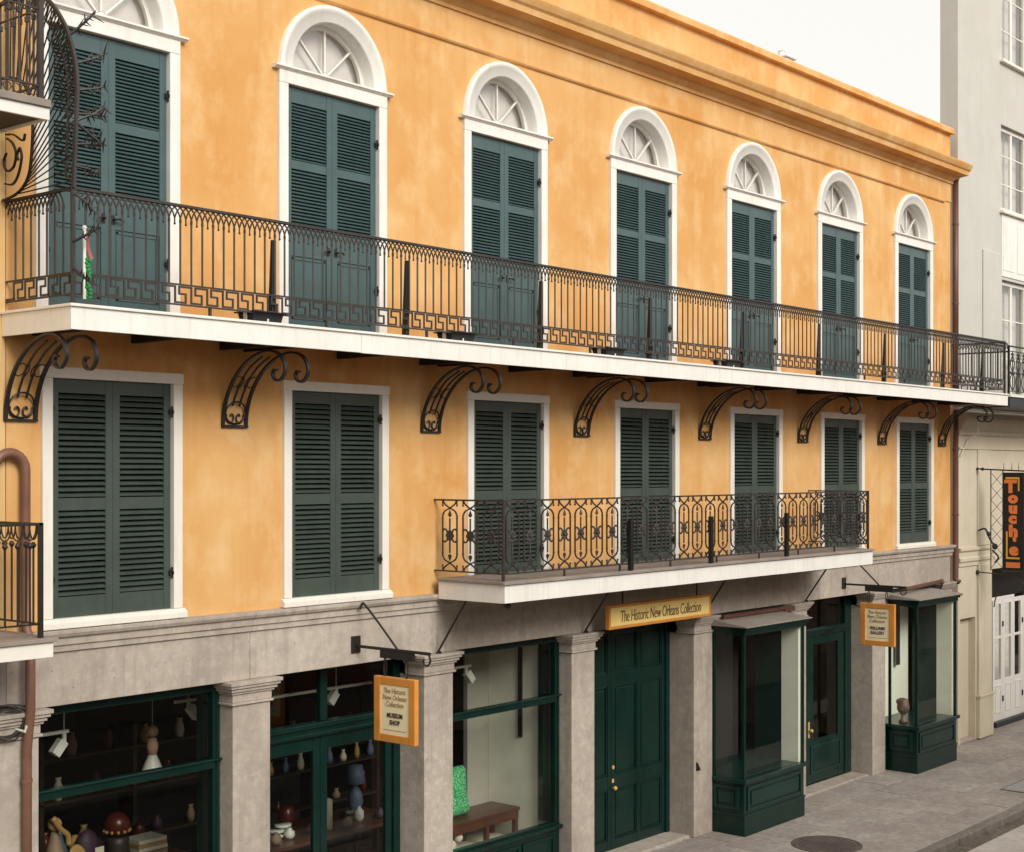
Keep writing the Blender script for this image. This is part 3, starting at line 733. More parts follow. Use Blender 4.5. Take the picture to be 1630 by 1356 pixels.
for k in range(9):
    px = LX0+.05+(LX1-LX0-.1)*k/8
    rl.box(px-.011, px+.011, RY-.011, RY+.011, 4.572, z0)
for px in (LX0+.05, LX1-.05): rl.box(px-.016, px+.016, RY-.016, RY+.016, 4.572, z1+.012)
lrail = obj('railing', rl, 'iron_grey', lb)
u = MB(); hz = (z0+z1)/2; o_ = .125
for s in (-1, 1):
    path = crv([(s*-.115, z0+.01), (s*-.09, z0+.05), (s*0, z0+.105), (s*.09, z0+.145), (s*o_, z0+.20)], 4)+[Vector((s*o_, z1-.20))]
    path += crv([(s*o_, z1-.20), (s*.09, z1-.145), (0, z1-.105), (s*-.09, z1-.05), (s*-.115, z1-.01)], 4)[1:]
    u.strip([tuple(p) for p in path], .018, .015, 'xz')
    u.ball((s*o_, 0, z0+.235), .017, 6, 4).ball((s*o_, 0, z1-.235), .017, 6, 4)
    for t in (-1, 1):
        u.strip([tuple(p) for p in crv([(s*.015, hz+t*.005), (s*.05, hz+t*.06), (s*.09, hz+t*.085), (s*o_, hz+t*.06)], 3)], .016, .018, 'xz')
u.tube([(0, 0, z0+.235), (0, 0, z1-.235)], .012, 5)
for t in (1, -1):
    zc = hz+t*(hz-z0-.195)
    u.add([(-.036, 0, zc-t*.0), (.036, 0, zc), (0, -.014, zc-t*.025), (0, .014, zc-t*.025), (0, 0, zc+t*.075)], [(0, 2, 4), (2, 1, 4), (1, 3, 4), (3, 0, 4), (0, 3, 1, 2)])
for k in range(8):
    a = 2*PI*k/8; u.ball((.052*math.cos(a), 0, hz+.056*math.sin(a)), .026, 6, 4, (1, .5, 1))
u.ball((0, -.008, hz), .024, 8, 5)
for s in (-1, 1):
    for zz, t in ((z0, 1), (z1, -1)):
        u.tube([(s*o_, 0, zz), (s*o_, 0, zz+t*.06)], .009, 5).ball((s*o_, 0, zz+t*.07), .015, 6, 4)
UNIT = mk(u, 'rosette_panel', 'iron_grey')
nu = 28; pu = (LX1-LX0-.1)/nu
for k in range(nu): inst('rosette_panel', UNIT, lrail, (LX0+.05+(k+.5)*pu, RY, 0))
for px in (LX0+.05, LX1-.05):
    for k in range(3): inst('rosette_panel', UNIT, lrail, (px, RY+.20+k*.355, 0), PI/2)
for x in (16.79, 18.85, 21.10):
    obj('railing_stay', MB().box(x-.032, x+.032, LY-.02, LY+.04, 4.575, 5.275), 'black', lb, bevel=.006)
for x, zz in ((14.13, 3.58), (17.29, 3.58), (20.48, 3.58), (23.85, 3.58)):
    obj('strut', MB().tube([(x, -.045, zz), (x, -.60, 4.36)], .014, 6).ball((x, -.10, zz+.02), .02, 6, 4), 'iron', lb)
obj('spotlight', MB().tube([(14.2, -1.05, 4.36), (14.35, -1.08, 4.24)], .04, 8).tube([(14.2, -1.05, 4.30), (14.2, -1.05, 4.45)], .012, 6), 'black', lb)

# ================================================================ SIGNS
sb = thing('name_board', 'long orange board sign reading The Historic New Orleans Collection hung over the tall door', 'sign', (18.9, -.36, 3.63))
bx0, bx1, by, bz0, bz1 = 17.47, 20.23, -.37, 3.625, 3.985
obj('board', MB().box(bx0+.03, bx1-.03, by+.012, by+.06, bz0+.03, bz1-.03), 'sign_face2', sb)
m = MB(); rect_frame(m, bx0, bx1, bz0, bz1, by, by+.075, .045, .045, .045); obj('frame', m, 'sign_frame', sb, bevel=.008)
for x in (17.85, 19.85): obj('hanger', MB().tube([(x, by+.035, bz1), (x, by+.035, 4.50)], .014, 6), 'iron', sb)
letters('The Historic New Orleans Collection', .245, 'ink', sb, Matrix.Translation(((bx0+bx1)/2, by+.009, (bz0+bz1)/2-.012)) @ Matrix.Rotation(PI/2, 4, 'X'), shear=.12, sx=.62, spacing=.94, bold=-.002)
def hanging_sign(x, label, l1, l2, blabel):
    ya, yb = -.36, -1.05; z0, z1 = 2.695, 3.48
    br = thing('sign_bracket', blabel, 'bracket', (x, 0, 3.8), 'iron arms holding the hanging signs')
    obj('wall_plate', MB().box(x-.075, x+.075, -.022, -.001, 3.72, 3.93), 'iron', br, bevel=.005)
    obj('arm', MB().box(x-.016, x+.016, -1.27, -.022, 3.79, 3.825), 'iron', br, bevel=.004)
    obj('brace', MB().tube(crv([(x-.03, -.115, 4.27), (x, -.13, 4.34), (x, -.20, 4.30), (x, -.45, 4.08), (x, -.74, 3.81)], 5), .015, 6), 'iron', br)
    obj('end_scroll', MB().strip([tuple(p) for p in crv([(-1.25, 3.79), (-1.27, 3.72), (-1.22, 3.66), (-1.16, 3.69), (-1.17, 3.74)], 4)], .02, .014, 'yz', x), 'iron', br)
    obj('crossplate', MB().box(x-.02, x+.02, -1.0, -.45, 3.70, 3.788), 'iron', br)
    sg = thing('hanging_sign', label, 'sign', (x, -.7, 2.7), 'orange hanging shop signs')
    obj('board', MB().box(x-.022, x+.022, yb+.05, ya-.05, z0+.05, z1-.05), 'sign_face', sg)
    m = MB()
    m.box(x-.036, x+.036, yb, yb+.105, z0, z1).box(x-.036, x+.036, ya-.105, ya, z0, z1).box(x-.034, x+.034, yb+.105, ya-.105, z0, z0+.095).box(x-.034, x+.034, yb+.105, ya-.105, z1-.095, z1)
    obj('frame', m, 'sign_frame', sg, bevel=.008)
    for y in (-.52, -.88):
        obj('chain_link', MB().tube([(x+.0, y+.022*math.cos(t), 3.59+.115*math.sin(t)) for t in [2*PI*k/12 for k in range(12)]], .008, 5, True), 'iron', sg)
    ym = (ya+yb)/2
    base = Matrix.Translation((x-.0245, ym, 0)) @ Matrix(((0, 0, -1, 0), (-1, 0, 0, 0), (0, 1, 0, 0), (0, 0, 0, 1)))
    def T(txt, z, size, mat, sx, bold=0, shear=0.0, spacing=1.0): letters(txt, size, mat, sg, base @ Matrix.Translation((0, z, 0)), shear=shear, sx=sx, bold=bold, spacing=spacing)
    T('The Historic', 3.315, .088, 'ink_soft', .82, 0, .12); T('New Orleans', 3.235, .088, 'ink_soft', .82, 0, .12); T('Collection', 3.155, .088, 'ink_soft', .82, 0, .12)
    T(l1, 3.02, .078, 'ink', .80, .0025, 0, 1.12); T(l2, 2.935, .078, 'ink', .80, .0025, 0, 1.12)
    obj('printed_line', MB().box(x-.0235, x-.0215, ym-.19, ym+.19, 2.838, 2.846), 'ink_soft', sg)
hanging_sign(12.70, 'orange framed hanging sign reading Museum Shop beside the glazed double door', 'MUSEUM', 'SHOP', 'black iron sign arm with plate above the glazed double door')
hanging_sign(25.42, 'orange framed hanging sign between the two projecting display bays', 'WILLIAMS', 'GALLERY', 'black iron sign arm with plate between the two display bays')

# ================================================================ PIPES
dp = thing('downpipe', 'dark brown and orange downpipe at the right corner of the orange building', 'pipe', (30.38, -.08, 3.6))
obj('upper_pipe', MB().tube([(30.36, -.07, 12.15), (30.36, -.07, 7.55)], .065, 10), 'brown_pipe', dp, smooth=True)
obj('lower_pipe', MB().tube([(30.36, -.07, 7.2), (30.36, -.07, 3.62), (30.33, -.16, 3.56)], .062, 10), 'brown_pipe', dp, smooth=True)
obj('corner_strip', MB().box(30.44, 30.56, -.05, .02, 3.55, 7.25), 'orange_pipe', dp, bevel=.01)
for z in (5.0, 6.4, 9.5, 11.2): obj('strap', MB().tube([(30.36, -.07, z-.02), (30.36, -.07, z+.02)], .073, 10), 'brown_pipe', dp)
cp = thing('downpipe', 'copper brown downpipe with hooped top beside the leftmost lower window', 'pipe', (8.1, -.1, 0))
obj('pipe', MB().tube([(7.77, -.085, 4.42)]+[(7.94+.17*math.cos(PI-PI*k/10), -.085, 5.98+.17*math.sin(PI*k/10)) for k in range(11)]+[(8.11, -.085, 5.0), (8.11, -.10, 4.40), (8.115, -.165, 4.3), (8.115, -.165, 3.6), (8.115, -.10, 3.2), (8.115, -.10, 0)], .049, 10), 'copper', cp, smooth=True)
for z in (1.9, 2.9): obj('strap', MB().tube([(8.115, -.10, z-.02), (8.115, -.10, z+.02)], .057, 10), 'copper', cp)

# ================================================================ LEFT NEIGHBOUR
ln = thing('neighbour_building', 'pale orange building with grey stone base cut off at the left edge', 'building', (4, 0, 0))
obj('wall', MB().box(-1, XL-.01, .0, .4, 4.2, 14), 'yellow', ln)
obj('stone_base', MB().box(-1, XL-.01, -.02, .5, 0, 4.2), 'stone_left', ln, bevel=.01)
obj('rear_block', MB().box(-1, XL-.01, .4, 12, 0, 13.5), 'yellow', ln)
nb = thing('balcony', 'small iron balcony with white edge at the left edge below window level', 'balcony', (6.5, -.5, 4.2))
obj('deck', MB().box(4.6, 7.93, -.95, -.002, 4.36, 4.40), 'deckwood', nb, bevel=.005)
obj('fascia', MB().box(4.62, 7.89, -.92, -.89, 4.215, 4.358).box(7.86, 7.89, -.89, -.025, 4.215, 4.358), 'cream_white', nb, bevel=.004)
rl = MB(); zs_ = [(5.47, .024, .04), (4.53, .016, .026)]
rails(rl, (4.7, -.86), (7.80, -.86), zs_); rails(rl, (7.79, -.84), (7.79, -.002), zs_)
rl.box(7.77, 7.81, -.88, -.84, 4.40, 5.485)
rr = obj('railing', rl, 'iron', nb)
bm_ = MB().tube([(0, 0, 4.53), (0, 0, 5.30)], .010, 6).lathe([(.012, 0), (.03, .03), (.012, .06)], (0, 0, 5.24), 8)
bm_.strip([(-.065+.065*(1-math.cos(PI/2*k/5)), 5.32+.14*(1-math.sin(PI/2*k/5))) for k in range(6)], .012, .010, 'xz').strip([(.065-.065*(1-math.cos(PI/2*k/5)), 5.32+.14*(1-math.sin(PI/2*k/5))) for k in range(6)], .012, .010, 'xz')
NBAL = mk(bm_, 'baluster', 'iron')
for k in range(22): inst('baluster', NBAL, rr, (7.68-k*.13, -.86, 0))
for k in range(6): inst('baluster', NBAL, rr, (7.79, -.74+k*.125, 0), PI/2)
# higher balcony of the neighbour
nu_ = thing('balcony', 'high neighbouring balcony with white edge at the top left corner', 'balcony', (6.5, -.5, 9.25))
obj('deck', MB().box(4.0, 7.80, -1.03, -.002, 9.36, 9.43), 'deckwood', nu_, bevel=.005)
obj('fascia', MB().box(4.0, 7.80, -1.0, -.97, 9.245, 9.358).box(7.77, 7.80, -.97, -.002, 9.245, 9.358), 'white', nu_, bevel=.004)
obj('soffit', MB().box(4.0, 7.77, -.97, -.002, 9.27, 9.30), 'iron', nu_)
rl = MB(); zs_ = [(10.46, .026, .045), (9.56, .016, .026), (10.28, .014, .02)]
rails(rl, (4.1, -.95), (7.74, -.95), zs_); rails(rl, (7.73, -.93), (7.73, -.002), zs_); rl.box(7.705, 7.755, -.975, -.925, 9.43, 10.5)
rr = obj('railing', rl, 'iron_grey', nu_)
NB2 = mk(MB().tube([(0, 0, 9.56), (0, 0, 10.46)], .011, 6).tube([(0, 0, 10.2), (0, 0, 10.25)], .022, 6), 'baluster', 'iron_grey')
for k in range(24): inst('baluster', NB2, rr, (7.62-k*.11, -.95, 0))
for k in range(7): inst('baluster', NB2, rr, (7.73, -.84+k*.115, 0), PI/2)
kb = MB()
for k in range(26): kb.tube([(7.66-k*.09+.04*math.cos(t), -.95, 9.50+.04*math.sin(t)) for t in [2*PI*q/8 for q in range(8)]], .006, 4, True)
obj('scroll_band', kb, 'iron_grey', nu_)
# fan shaped iron guard between the two balconies
fg = thing('fan_guard', 'fan shaped iron guard with spikes at the left end of the upper balcony', 'iron guard', (7.9, -.6, 8.6))
GX = 7.90
outer = crv([(-1.24, 8.60), (-1.26, 8.93), (-1.285, 9.28), (-1.295, 9.56), (-1.26, 9.78), (-1.16, 10.03), (-1.03, 10.22), (-.83, 10.42), (-.55, 10.58), (-.25, 10.66), (-.01, 10.68)], 6)
obj('outer_rim', MB().strip([tuple(p) for p in outer], .03, .035, 'yz', GX), 'iron_grey', fg)
inner = crv([(-.02, 8.62), (-.24, 8.65), (-.40, 8.72), (-.50, 8.85), (-.545, 9.1), (-.55, 9.31), (-.50, 9.55), (-.38, 9.72), (-.2, 9.8), (-.01, 9.82)], 6)
obj('inner_rim', MB().strip([tuple(p) for p in inner], .026, .018, 'yz', GX), 'iron', fg)
NR = 25
def along(c, t):
    f_ = t*(len(c)-1); i = min(int(f_), len(c)-2); return c[i].lerp(c[i+1], f_-i)
for k in range(NR):
    t = k/(NR-1); p = along(inner, .12+.83*t); q = along(outer, .02+.95*t)
    obj('rod', MB().tube([(GX, p[0], p[1]), (GX, q[0], q[1])], .0075, 5), 'iron', fg)
rim2 = [v.lerp(Vector((-.35, 9.35)), .15) for v in outer]
obj('ring_band', MB().strip([tuple(p) for p in rim2], .02, .012, 'yz', GX), 'iron_grey', fg)
for k in range(60):
    a_ = along(outer, (k+.2)/61); b_ = along(rim2, (k+1.1)/61 if k < 59 else 1)
    c_ = along(outer, (k+1.6)/61 if k < 58 else 1); d_ = along(rim2, max(0, k-.2)/61)
    obj('lattice_bar', MB().tube([(GX, a_[0], a_[1]), (GX, b_[0], b_[1])], .006, 4), 'iron_grey', fg)
    if k % 2 == 0: obj('lattice_bar', MB().tube([(GX+.004, c_[0], c_[1]), (GX+.004, d_[0], d_[1])], .006, 4), 'iron_grey', fg)
for pts in ([(-.10, 9.22), (-.20, 9.16), (-.26, 9.05), (-.22, 8.93), (-.10, 8.90), (-.04, 9.0), (-.09, 9.08)], [(-.08, 9.26), (-.22, 9.24), (-.38, 9.16), (-.42, 9.22)], [(-.06, 8.78), (-.2, 8.76), (-.30, 8.84), (-.36, 9.0), (-.33, 9.1)], [(-.33, 9.1), (-.28, 9.04), (-.30, 8.98)]):
    obj('scroll', MB().strip([tuple(p) for p in crv(pts, 5)], .022, .015, 'yz', GX), 'iron', fg)
for k in range(9):
    q = along(outer, .06+.07*k); n_ = (Vector((-.35, 9.35))-q).normalized(); t_ = Vector((-n_.y, n_.x)); c0 = q+n_*.20
    pts = [c0+(n_*math.cos(a)+t_*math.sin(a))*r for a, r in ((0, .07), (.9, .065), (1.8, .06), (2.7, .05), (3.6, .04), (4.6, .03), (5.6, .022))]
    obj('curl', MB().strip([tuple(p) for p in crv(pts, 4)], .016, .011, 'yz', GX-.006), 'iron', fg)
R2 = random.Random(11)
def spike(y, z, dx, dy, dz, L):
    m = MB(); d = Vector((dx, dy, dz)).normalized(); p = Vector((GX, y, z)); e_ = p+d*L
    m.tube([p, p+d*L*.55+Vector((0, 0, R2.uniform(-.02, .02))), e_], [.015, .013, .005], 5)
    for t in (.35, .5, .62, .75, .88):
        for s in (-1, 1):
            b_ = p+d*L*t; o2 = (d*.5+Vector((R2.uniform(-.6, .6), R2.uniform(-.6, .6), s*R2.uniform(.5, 1)))).normalized()
            m.tube([b_, b_+o2*L*R2.uniform(.18, .36)], [.010, .003], 4)
    obj('spike', m, 'iron', fg)
for (y, z, dx, dy, dz, L) in ((-1.16, 10.03, .7, -.4, .8, .34), (-1.26, 9.75, .9, -.3, .45, .34), (-1.285, 9.50, .9, -.3, .25, .30), (-1.29, 9.28, .95, -.2, .05, .30), (-1.285, 9.22, .8, -.2, .5, .34), (-1.285, 9.20, .8, -.25, -.55, .34), (-1.27, 9.0, .95, -.2, .1, .24), (-1.26, 8.8, .9, -.2, -.2, .26), (-1.25, 8.55, .4, -.5, -.6, .30), (-1.24, 8.1, .5, -.5, .4, .28), (-1.24, 7.85, .3, -.6, -.5, .26)):
    spike(y, z, dx, dy, dz, L)
obj('corner_upright', MB().tube([(GX, -1.22, 7.55), (GX, -1.22, 8.62)], .013, 6), 'iron_grey', fg)
# coil of cable on the stone wall
cw = thing('cable_coil', 'tangled coil of dark cable on the stone wall at the left edge', 'cable', (7.85, -.05, 3.5))
m = MB()
for k in range(7):
    ax, az, ph = .22+.05*R2.random(), .12+.06*R2.random(), R2.random()*6
    m.tube([(7.88+ax*math.cos(t)+.03*math.sin(2*t+ph), -.06-.05*k/7-.02*math.sin(3*t), 3.50+az*math.sin(t+.3*math.sin(ph))) for t in [2*PI*q/20 for q in range(20)]], .010, 5, True)
obj('coil', m, 'cable', cw)
obj('hook', MB().tube([(8.02, -.02, 3.42), (8.06, -.16, 3.40), (8.07, -.17, 3.46)], .014, 6), 'lampwhite', cw)

# ================================================================ RIGHT NEIGHBOUR
rn = thing('stucco_building', 'tall grey beige stucco building with white sash windows at the right edge', 'building', (35, 0, 0))
X0 = 30.64
wl = MB(); wl.box(X0, 33.02, .0, .4, 7.25, 19); wl.box(34.72, 46, .0, .4, 7.25, 19)
rows = [(7.6, 10.29), (11.86, 13.83), (15.30, 17.6)]
zz = 7.25
for a, b in rows: wl.box(33.02, 34.72, 0, .4, zz, a); zz = b
wl.box(33.02, 34.72, 0, .4, zz, 19); wl.prism([(X0+.25, .4), (46, .4), (46, 5.4), (X0+14.2, 5.4)], 'z', 4.2, 18.8)
obj('upper_wall', wl, 'greige', rn)
obj('corner_pier', MB().box(31.95, 33.0, -.035, .0, 7.25, 10.85), 'greige', rn, bevel=.01)
for i, (a, b) in enumerate(rows):
    f = MB(); rect_frame(f, 33.03, 34.71, a+.01, b-.01, .09, .16, .09, .10, .09)
    f.box(33.82, 33.92, .10, .15, a+.1, b-.1)
    for k in (1, 2): f.box(33.12, 34.62, .11, .14, a+(b-a)*k/3-.015, a+(b-a)*k/3+.015)
    wn = obj('window', f, 'white', rn, bevel=.006)
    for xa, xb in ((33.11, 33.83), (33.91, 34.63)):
        for k in range(3): obj('pane', MB().box(xa, xb, .122, .128, a+.08+(b-a-.16)*k/3+.01, a+.08+(b-a-.16)*(k+1)/3-.01), 'old_glass', wn)
    obj('curtain', MB().box(33.05, 34.7, .30, .32, a+.02, b-.02), 'white', wn)
    obj('sill', MB().box(32.93, 34.8, -.10, .10, a-.07, a), 'cream_white', wn, bevel=.01)
    if i == 1: obj('apron_panel', MB().box(33.03, 34.71, -.02, .0, 10.36, 11.78).box(33.1, 33.8, -.03, -.02, 10.5, 11.6).box(33.94, 34.64, -.03, -.02, 10.5, 11.6), 'white', wn, bevel=.006)
lw = MB(); lw.box(X0, 30.76, .0, .4, 0, 7.25).box(30.76, 31.57, .16, .4, 0, 2.72).box(30.76, 31.57, .0, .4, 2.72, 7.25).box(31.57, 32.38, .0, .4, 0, 7.25)
lw.box(32.38, 46, .0, .4, 3.72, 7.25).box(36.6, 46, 0, .4, 0, 3.72)
obj('lower_wall', lw, 'beige', rn)
obj('entablature', MB().prism([(0, 6.72), (-.04, 6.72), (-.04, 6.80), (-.10, 6.86), (-.17, 6.98), (-.20, 7.06), (-.20, 7.18), (-.05, 7.23), (0, 7.24)], 'x', X0, 46), 'beige', rn)
obj('string_course', MB().prism([(0, 6.40), (-.035, 6.41), (-.035, 6.45), (0, 6.46)], 'x', X0, 46), 'beige', rn)
obj('string_course', MB().prism([(0, 3.86), (-.03, 3.86), (-.03, 3.93), (-.06, 3.97), (-.06, 4.03), (-.03, 4.06), (-.03, 4.16), (-.07, 4.20), (-.07, 4.25), (0, 4.27)], 'x', X0, 32.38), 'beige', rn)
obj('pier', MB().box(31.66, 32.37, -.055, .0, .98, 3.86).box(31.62, 32.385, -.09, .0, .02, .92).box(31.60, 32.39, -.11, .0, .92, .98), 'beige', rn, bevel=.01)
obj('upper_pier', MB().box(31.66, 32.37, -.03, .0, 4.28, 6.40), 'beige', rn, bevel=.01)
obj('niche_step', MB().box(30.77, 31.56, .0, .16, .0, .07), 'stone', rn, bevel=.01)
# dark recessed entrance with white glazed doors
obj('recess_back', MB().box(32.38, 36.6, .56, .7, 2.95, 3.9).box(32.38, 33.0, .40, .7, 0, 2.95).box(35.6, 36.6, .5, .7, 0, 2.95), 'black', rn)
obj('recess_interior', MB().box(32.6, 36.6, 2.2, 2.3, 0, 3.9), 'interior_dark', rn)
for k in range(4):
    a = 33.30+k*.60; b = a+.585
    m = MB(); rect_frame(m, a, b, .12, 2.93, .30, .36, .10, .95, .10); m.box(a+.1, b-.1, .31, .35, 2.02, 2.08)
    d = obj('glazed_door', m, 'white', rn, bevel=.006)
    for z0_, z1_ in ((1.06, 2.03), (2.07, 2.85)): obj('pane', MB().box(a+.09, b-.09, .327, .333, z0_, z1_), 'glass', d)
    m = MB(); rect_frame(m, a+.12, b-.12, .30, .95, .285, .30, .03, .03, .03); obj('panel', m, 'white', d, bevel=.004)
    if k % 2 == 0: obj('handle', MB().box(b-.05, b-.02, .27, .30, .55, .68).box(b-.05, b-.02, .27, .30, 2.3, 2.42), 'iron', d)
obj('door_sill', MB().box(33.25, 35.75, .2, .5, 0, .12), 'darkgrey_fascia', rn, bevel=.01)
# neighbour's own gallery
ng = thing('balcony', 'dark edged iron gallery beyond the right end of the long upper balcony', 'balcony', (35, -.6, 7.25))
obj('deck', MB().box(30.46, 44, -1.22, -.202, 7.26, 7.47), 'darkgrey_fascia', ng, bevel=.006)
obj('deck_edge', MB().box(30.46, 44, -1.25, -1.10, 7.472, 7.50), 'white', ng, bevel=.004)
rl = MB(); zs_ = [(8.545, .026, .045), (8.44, .016, .02), (7.60, .016, .024)]
rails(rl, (30.5, -1.17), (44, -1.17), zs_)
for k in range(8): rl.box(30.52+1.6*k-.02, 30.52+1.6*k+.02, -1.19, -1.15, 7.50, 8.56)
rr = obj('railing', rl, 'iron', ng)
m = MB()
for s in (-1, 1):
    m.strip([tuple(p) for p in crv([(s*.02, 7.62), (s*.11, 7.72), (s*.12, 7.86), (s*.02, 7.98), (s*-.08, 8.1), (s*-.1, 8.24), (0, 8.34), (s*.07, 8.28), (s*.03, 8.22)], 4)], .014, .014, 'xz')
    m.ball((s*.09, 0, 7.99), .035, 6, 4, (1, .5, 1)); m.ball((s*.05, 0, 8.38), .03, 6, 4, (1, .5, 1))
m.tube([(0, 0, 7.6), (0, 0, 8.44)], .009, 5)
SCR = mk(m, 'scroll_panel', 'iron')
for k in range(30): inst('scroll_panel', SCR, rr, (30.72+k*.32, -1.17, 0))
rr2 = MB().box(30.60, 30.64, -1.14, -.04, 8.42, 8.45)
obj('return_rail', rr2, 'iron', ng)
# bracket arm, lattice and hanging sign
tb = thing('sign_bracket', 'black iron arm with diamond lattice on the beige wall at the right', 'bracket', (31.63, 0, 5.9))
TX = 31.63
obj('arm', MB().tube([(TX, 0, 5.98), (TX, -1.35, 5.92)], .018, 6).ball((TX, -.14, 5.975), .04, 8, 5).ball((TX, -.03, 5.985), .03, 8, 5), 'iron', tb)
for y in (-.62, -.80, -.95): obj('spike', MB().tube([(TX, y, 5.95), (TX, y, 6.12)], [.009, .003], 5), 'iron', tb)
for y in (-.33, -.60): obj('upright', MB().box(TX-.009, TX+.009, y-.009, y+.009, 3.75, 5.96), 'iron', tb)
for k in range(7):
    za = 3.80+k*.30
    obj('lattice_bar', MB().tube([(TX, -.33, za), (TX, -.60, za+.30)], .006, 4), 'iron', tb); obj('lattice_bar', MB().tube([(TX, -.60, za), (TX, -.33, za+.30)], .006, 4), 'iron', tb)
obj('scroll_support', MB().strip([tuple(p) for p in crv([(-.40, 2.95), (-.44, 3.15), (-.56, 3.38), (-.78, 3.53), (-.98, 3.54), (-1.08, 3.45), (-1.05, 3.36), (-.96, 3.36), (-.95, 3.43)], 5)], .02, .02, 'yz', TX).tube([(TX, 0, 3.70), (TX, -1.2, 3.66)], .014, 6).ball((TX, -.03, 3.70), .05, 8, 5), 'iron_grey', tb)
obj('ornament', MB().ball((TX, -.28, 4.55), .05).tube(crv([(TX, -.05, 4.62), (TX, -.2, 4.66), (TX, -.28, 4.5), (TX, -.36, 4.36), (TX, -.45, 4.3)], 4), .022, 6).ball((TX, -.42, 4.28), .07, 8, 5).tube(crv([(TX, -.36, 4.2), (TX, -.5, 4.05), (TX, -.42, 3.92)], 4), .02, 6), 'iron', tb)
ts = thing('hanging_sign', 'tall black sign with stacked orange letters at the right edge', 'sign', (TX, -.85, 3.8))
obj('board', MB().box(TX-.05, TX+.05, -1.08, -.625, 3.79, 5.90), 'black', ts, bevel=.008)
obj('shelf', MB().box(TX-.06, TX+.06, -1.09, -.60, 3.73, 3.788), 'iron_grey', ts)
fx = TX-.053
def TM(y, z): return Matrix.Translation((fx, y, z)) @ Matrix(((0, 0, -1, 0), (-1, 0, 0, 0), (0, 1, 0, 0), (0, 0, 0, 1)))
for ch, z, sz, dy in (('T', 5.585, .36, -.79), ('o', 5.345, .31, -.845), ('u', 5.12, .31, -.845), ('c', 4.90, .31, -.835), ('h', 4.62, .33, -.85), ("'", 4.38, .24, -.88), ('e', 4.22, .34, -.86)):
    letters(ch, sz, 'neon_orange', ts, TM(dy, z), sx=1.15, bold=.022)
obj('yellow_line', MB().box(fx-.004, fx+.002, -.985, -.68, 5.755, 5.80).box(fx-.004, fx+.002, -.985, -.955, 5.50, 5.755), 'neon_yellow', ts)
obj('yellow_line', MB().box(fx-.004, fx+.002, -.99, -.69, 4.02, 4.06).box(fx-.004, fx+.002, -.725, -.69, 4.06, 4.62), 'neon_yellow', ts)
obj('orange_block', MB().box(fx-.004, fx+.002, -1.0, -.69, 3.83, 3.95), 'neon_orange', ts)
# thin white conduit on the neighbour's wall
cn = thing('conduit', 'thin pale conduit under the right end of the upper balcony', 'pipe', (30.95, -.03, 6.2))
obj('tube', MB().tube([(31.15, -.24, 7.2), (31.15, -.24, 6.75), (31.05, -.05, 6.6), (30.7, -.03, 6.25)], .012, 6), 'lampwhite', cn)

# ================================================================ SIDEWALK FITTINGS
mh = thing('manhole_cover', 'round iron manhole cover in the sidewalk before the left display bay', 'manhole cover', (21.25, -1.88, 0))
obj('frame', MB().lathe([(.56, -.02), (.56, .008), (.52, .010), (.52, -.02)], (21.25, -1.88, 0), 40), 'manhole', mh)
m = MB().lathe([(.515, -.02), (.515, .006), (.3, .008), (.01, .008)], (21.25, -1.88, 0), 40)
for i in range(-6, 7):
    for j in range(-6, 7):
        if i*i+j*j < 38: m.box(21.25+i*.075-.022, 21.25+i*.075+.022, -1.88+j*.075-.022, -1.88+j*.075+.022, .006, .014)
obj('lid', m, 'manhole', mh)
ht = thing('utility_hatch', 'dark rectangular hatch near the kerb at the right edge', 'hatch', (27.8, -2.66, 0))
obj('frame', MB().box(26.95, 28.7, -2.95, -2.40, -.02, .008), 'manhole', ht)
obj('lid', MB().box(27.0, 28.65, -2.91, -2.44, .008, .013), 'roofgrey', ht)

# ================================================================ ROOF CHIMNEY
ch = thing('chimney', 'small pale chimney stack behind the orange parapet', 'chimney', (30.4, 4.2, 12.6))
obj('stack', MB().box(30.30, 30.68, 4.0, 4.40, 12.5, 15.50), 'chimney_pale', ch, bevel=.02)
obj('chimney_cap', MB().box(30.25, 30.73, 3.95, 4.45, 15.50, 15.55), 'chimney_pale', ch, bevel=.02)
obj('chimney_pot', MB().lathe([(.08, 0), (.07, .12), (.09, .14)], (30.42, 4.2, 15.55), 10), 'chimney_pale', ch)

# ================================================================ SHOP GOODS
def table(x0, x1, y0, y1, z, label, mat='benchwood'):
    t = thing('display_table', label, 'table', ((x0+x1)/2, (y0+y1)/2, .03), 'display tables inside the shop')
    obj('table_top', MB().box(x0, x1, y0, y1, z-.05, z), mat, t, bevel=.008)
    for lx in (x0+.04, x1-.10):
        for ly in (y0+.04, y1-.10): obj('leg', MB().box(lx, lx+.06, ly, ly+.06, .03, z-.05), mat, t)
table(9.2, 11.9, 2.0, 3.0, 1.05, 'dark wooden display table behind the leftmost shop window')
table(13.0, 15.6, 1.9, 3.0, .90, 'dark wooden display table behind the glazed double door')
def good(name, label, cat, mb, mat, loc, smooth=True):
    o = obj(name, mb, mat, None, loc, smooth=smooth); tag(o, label, cat, 'goods on show inside the shop'); return o
g = thing('glass_ornament', 'large red and gold round ornament in the leftmost shop window', 'ornament', (10.92, 2.4, 1.05), 'goods on show inside the shop')
obj('globe', MB().ball((10.92, 2.4, 1.56), .16, 18, 12), 'red', g, smooth=True)
obj('stand', MB().lathe([(.15, 0), (.17, .10), (.14, .28), (.15, .36), (.10, .37)], (10.92, 2.4, 1.05), 14), 'floorwood', g, smooth=True)
m = MB()
for k in range(12):
    a = 2*PI*k/12; m.ball((10.92+.155*math.cos(a), 2.4+.155*math.sin(a), 1.49), .022, 6, 4)
obj('gold_band', m, 'gold', g)
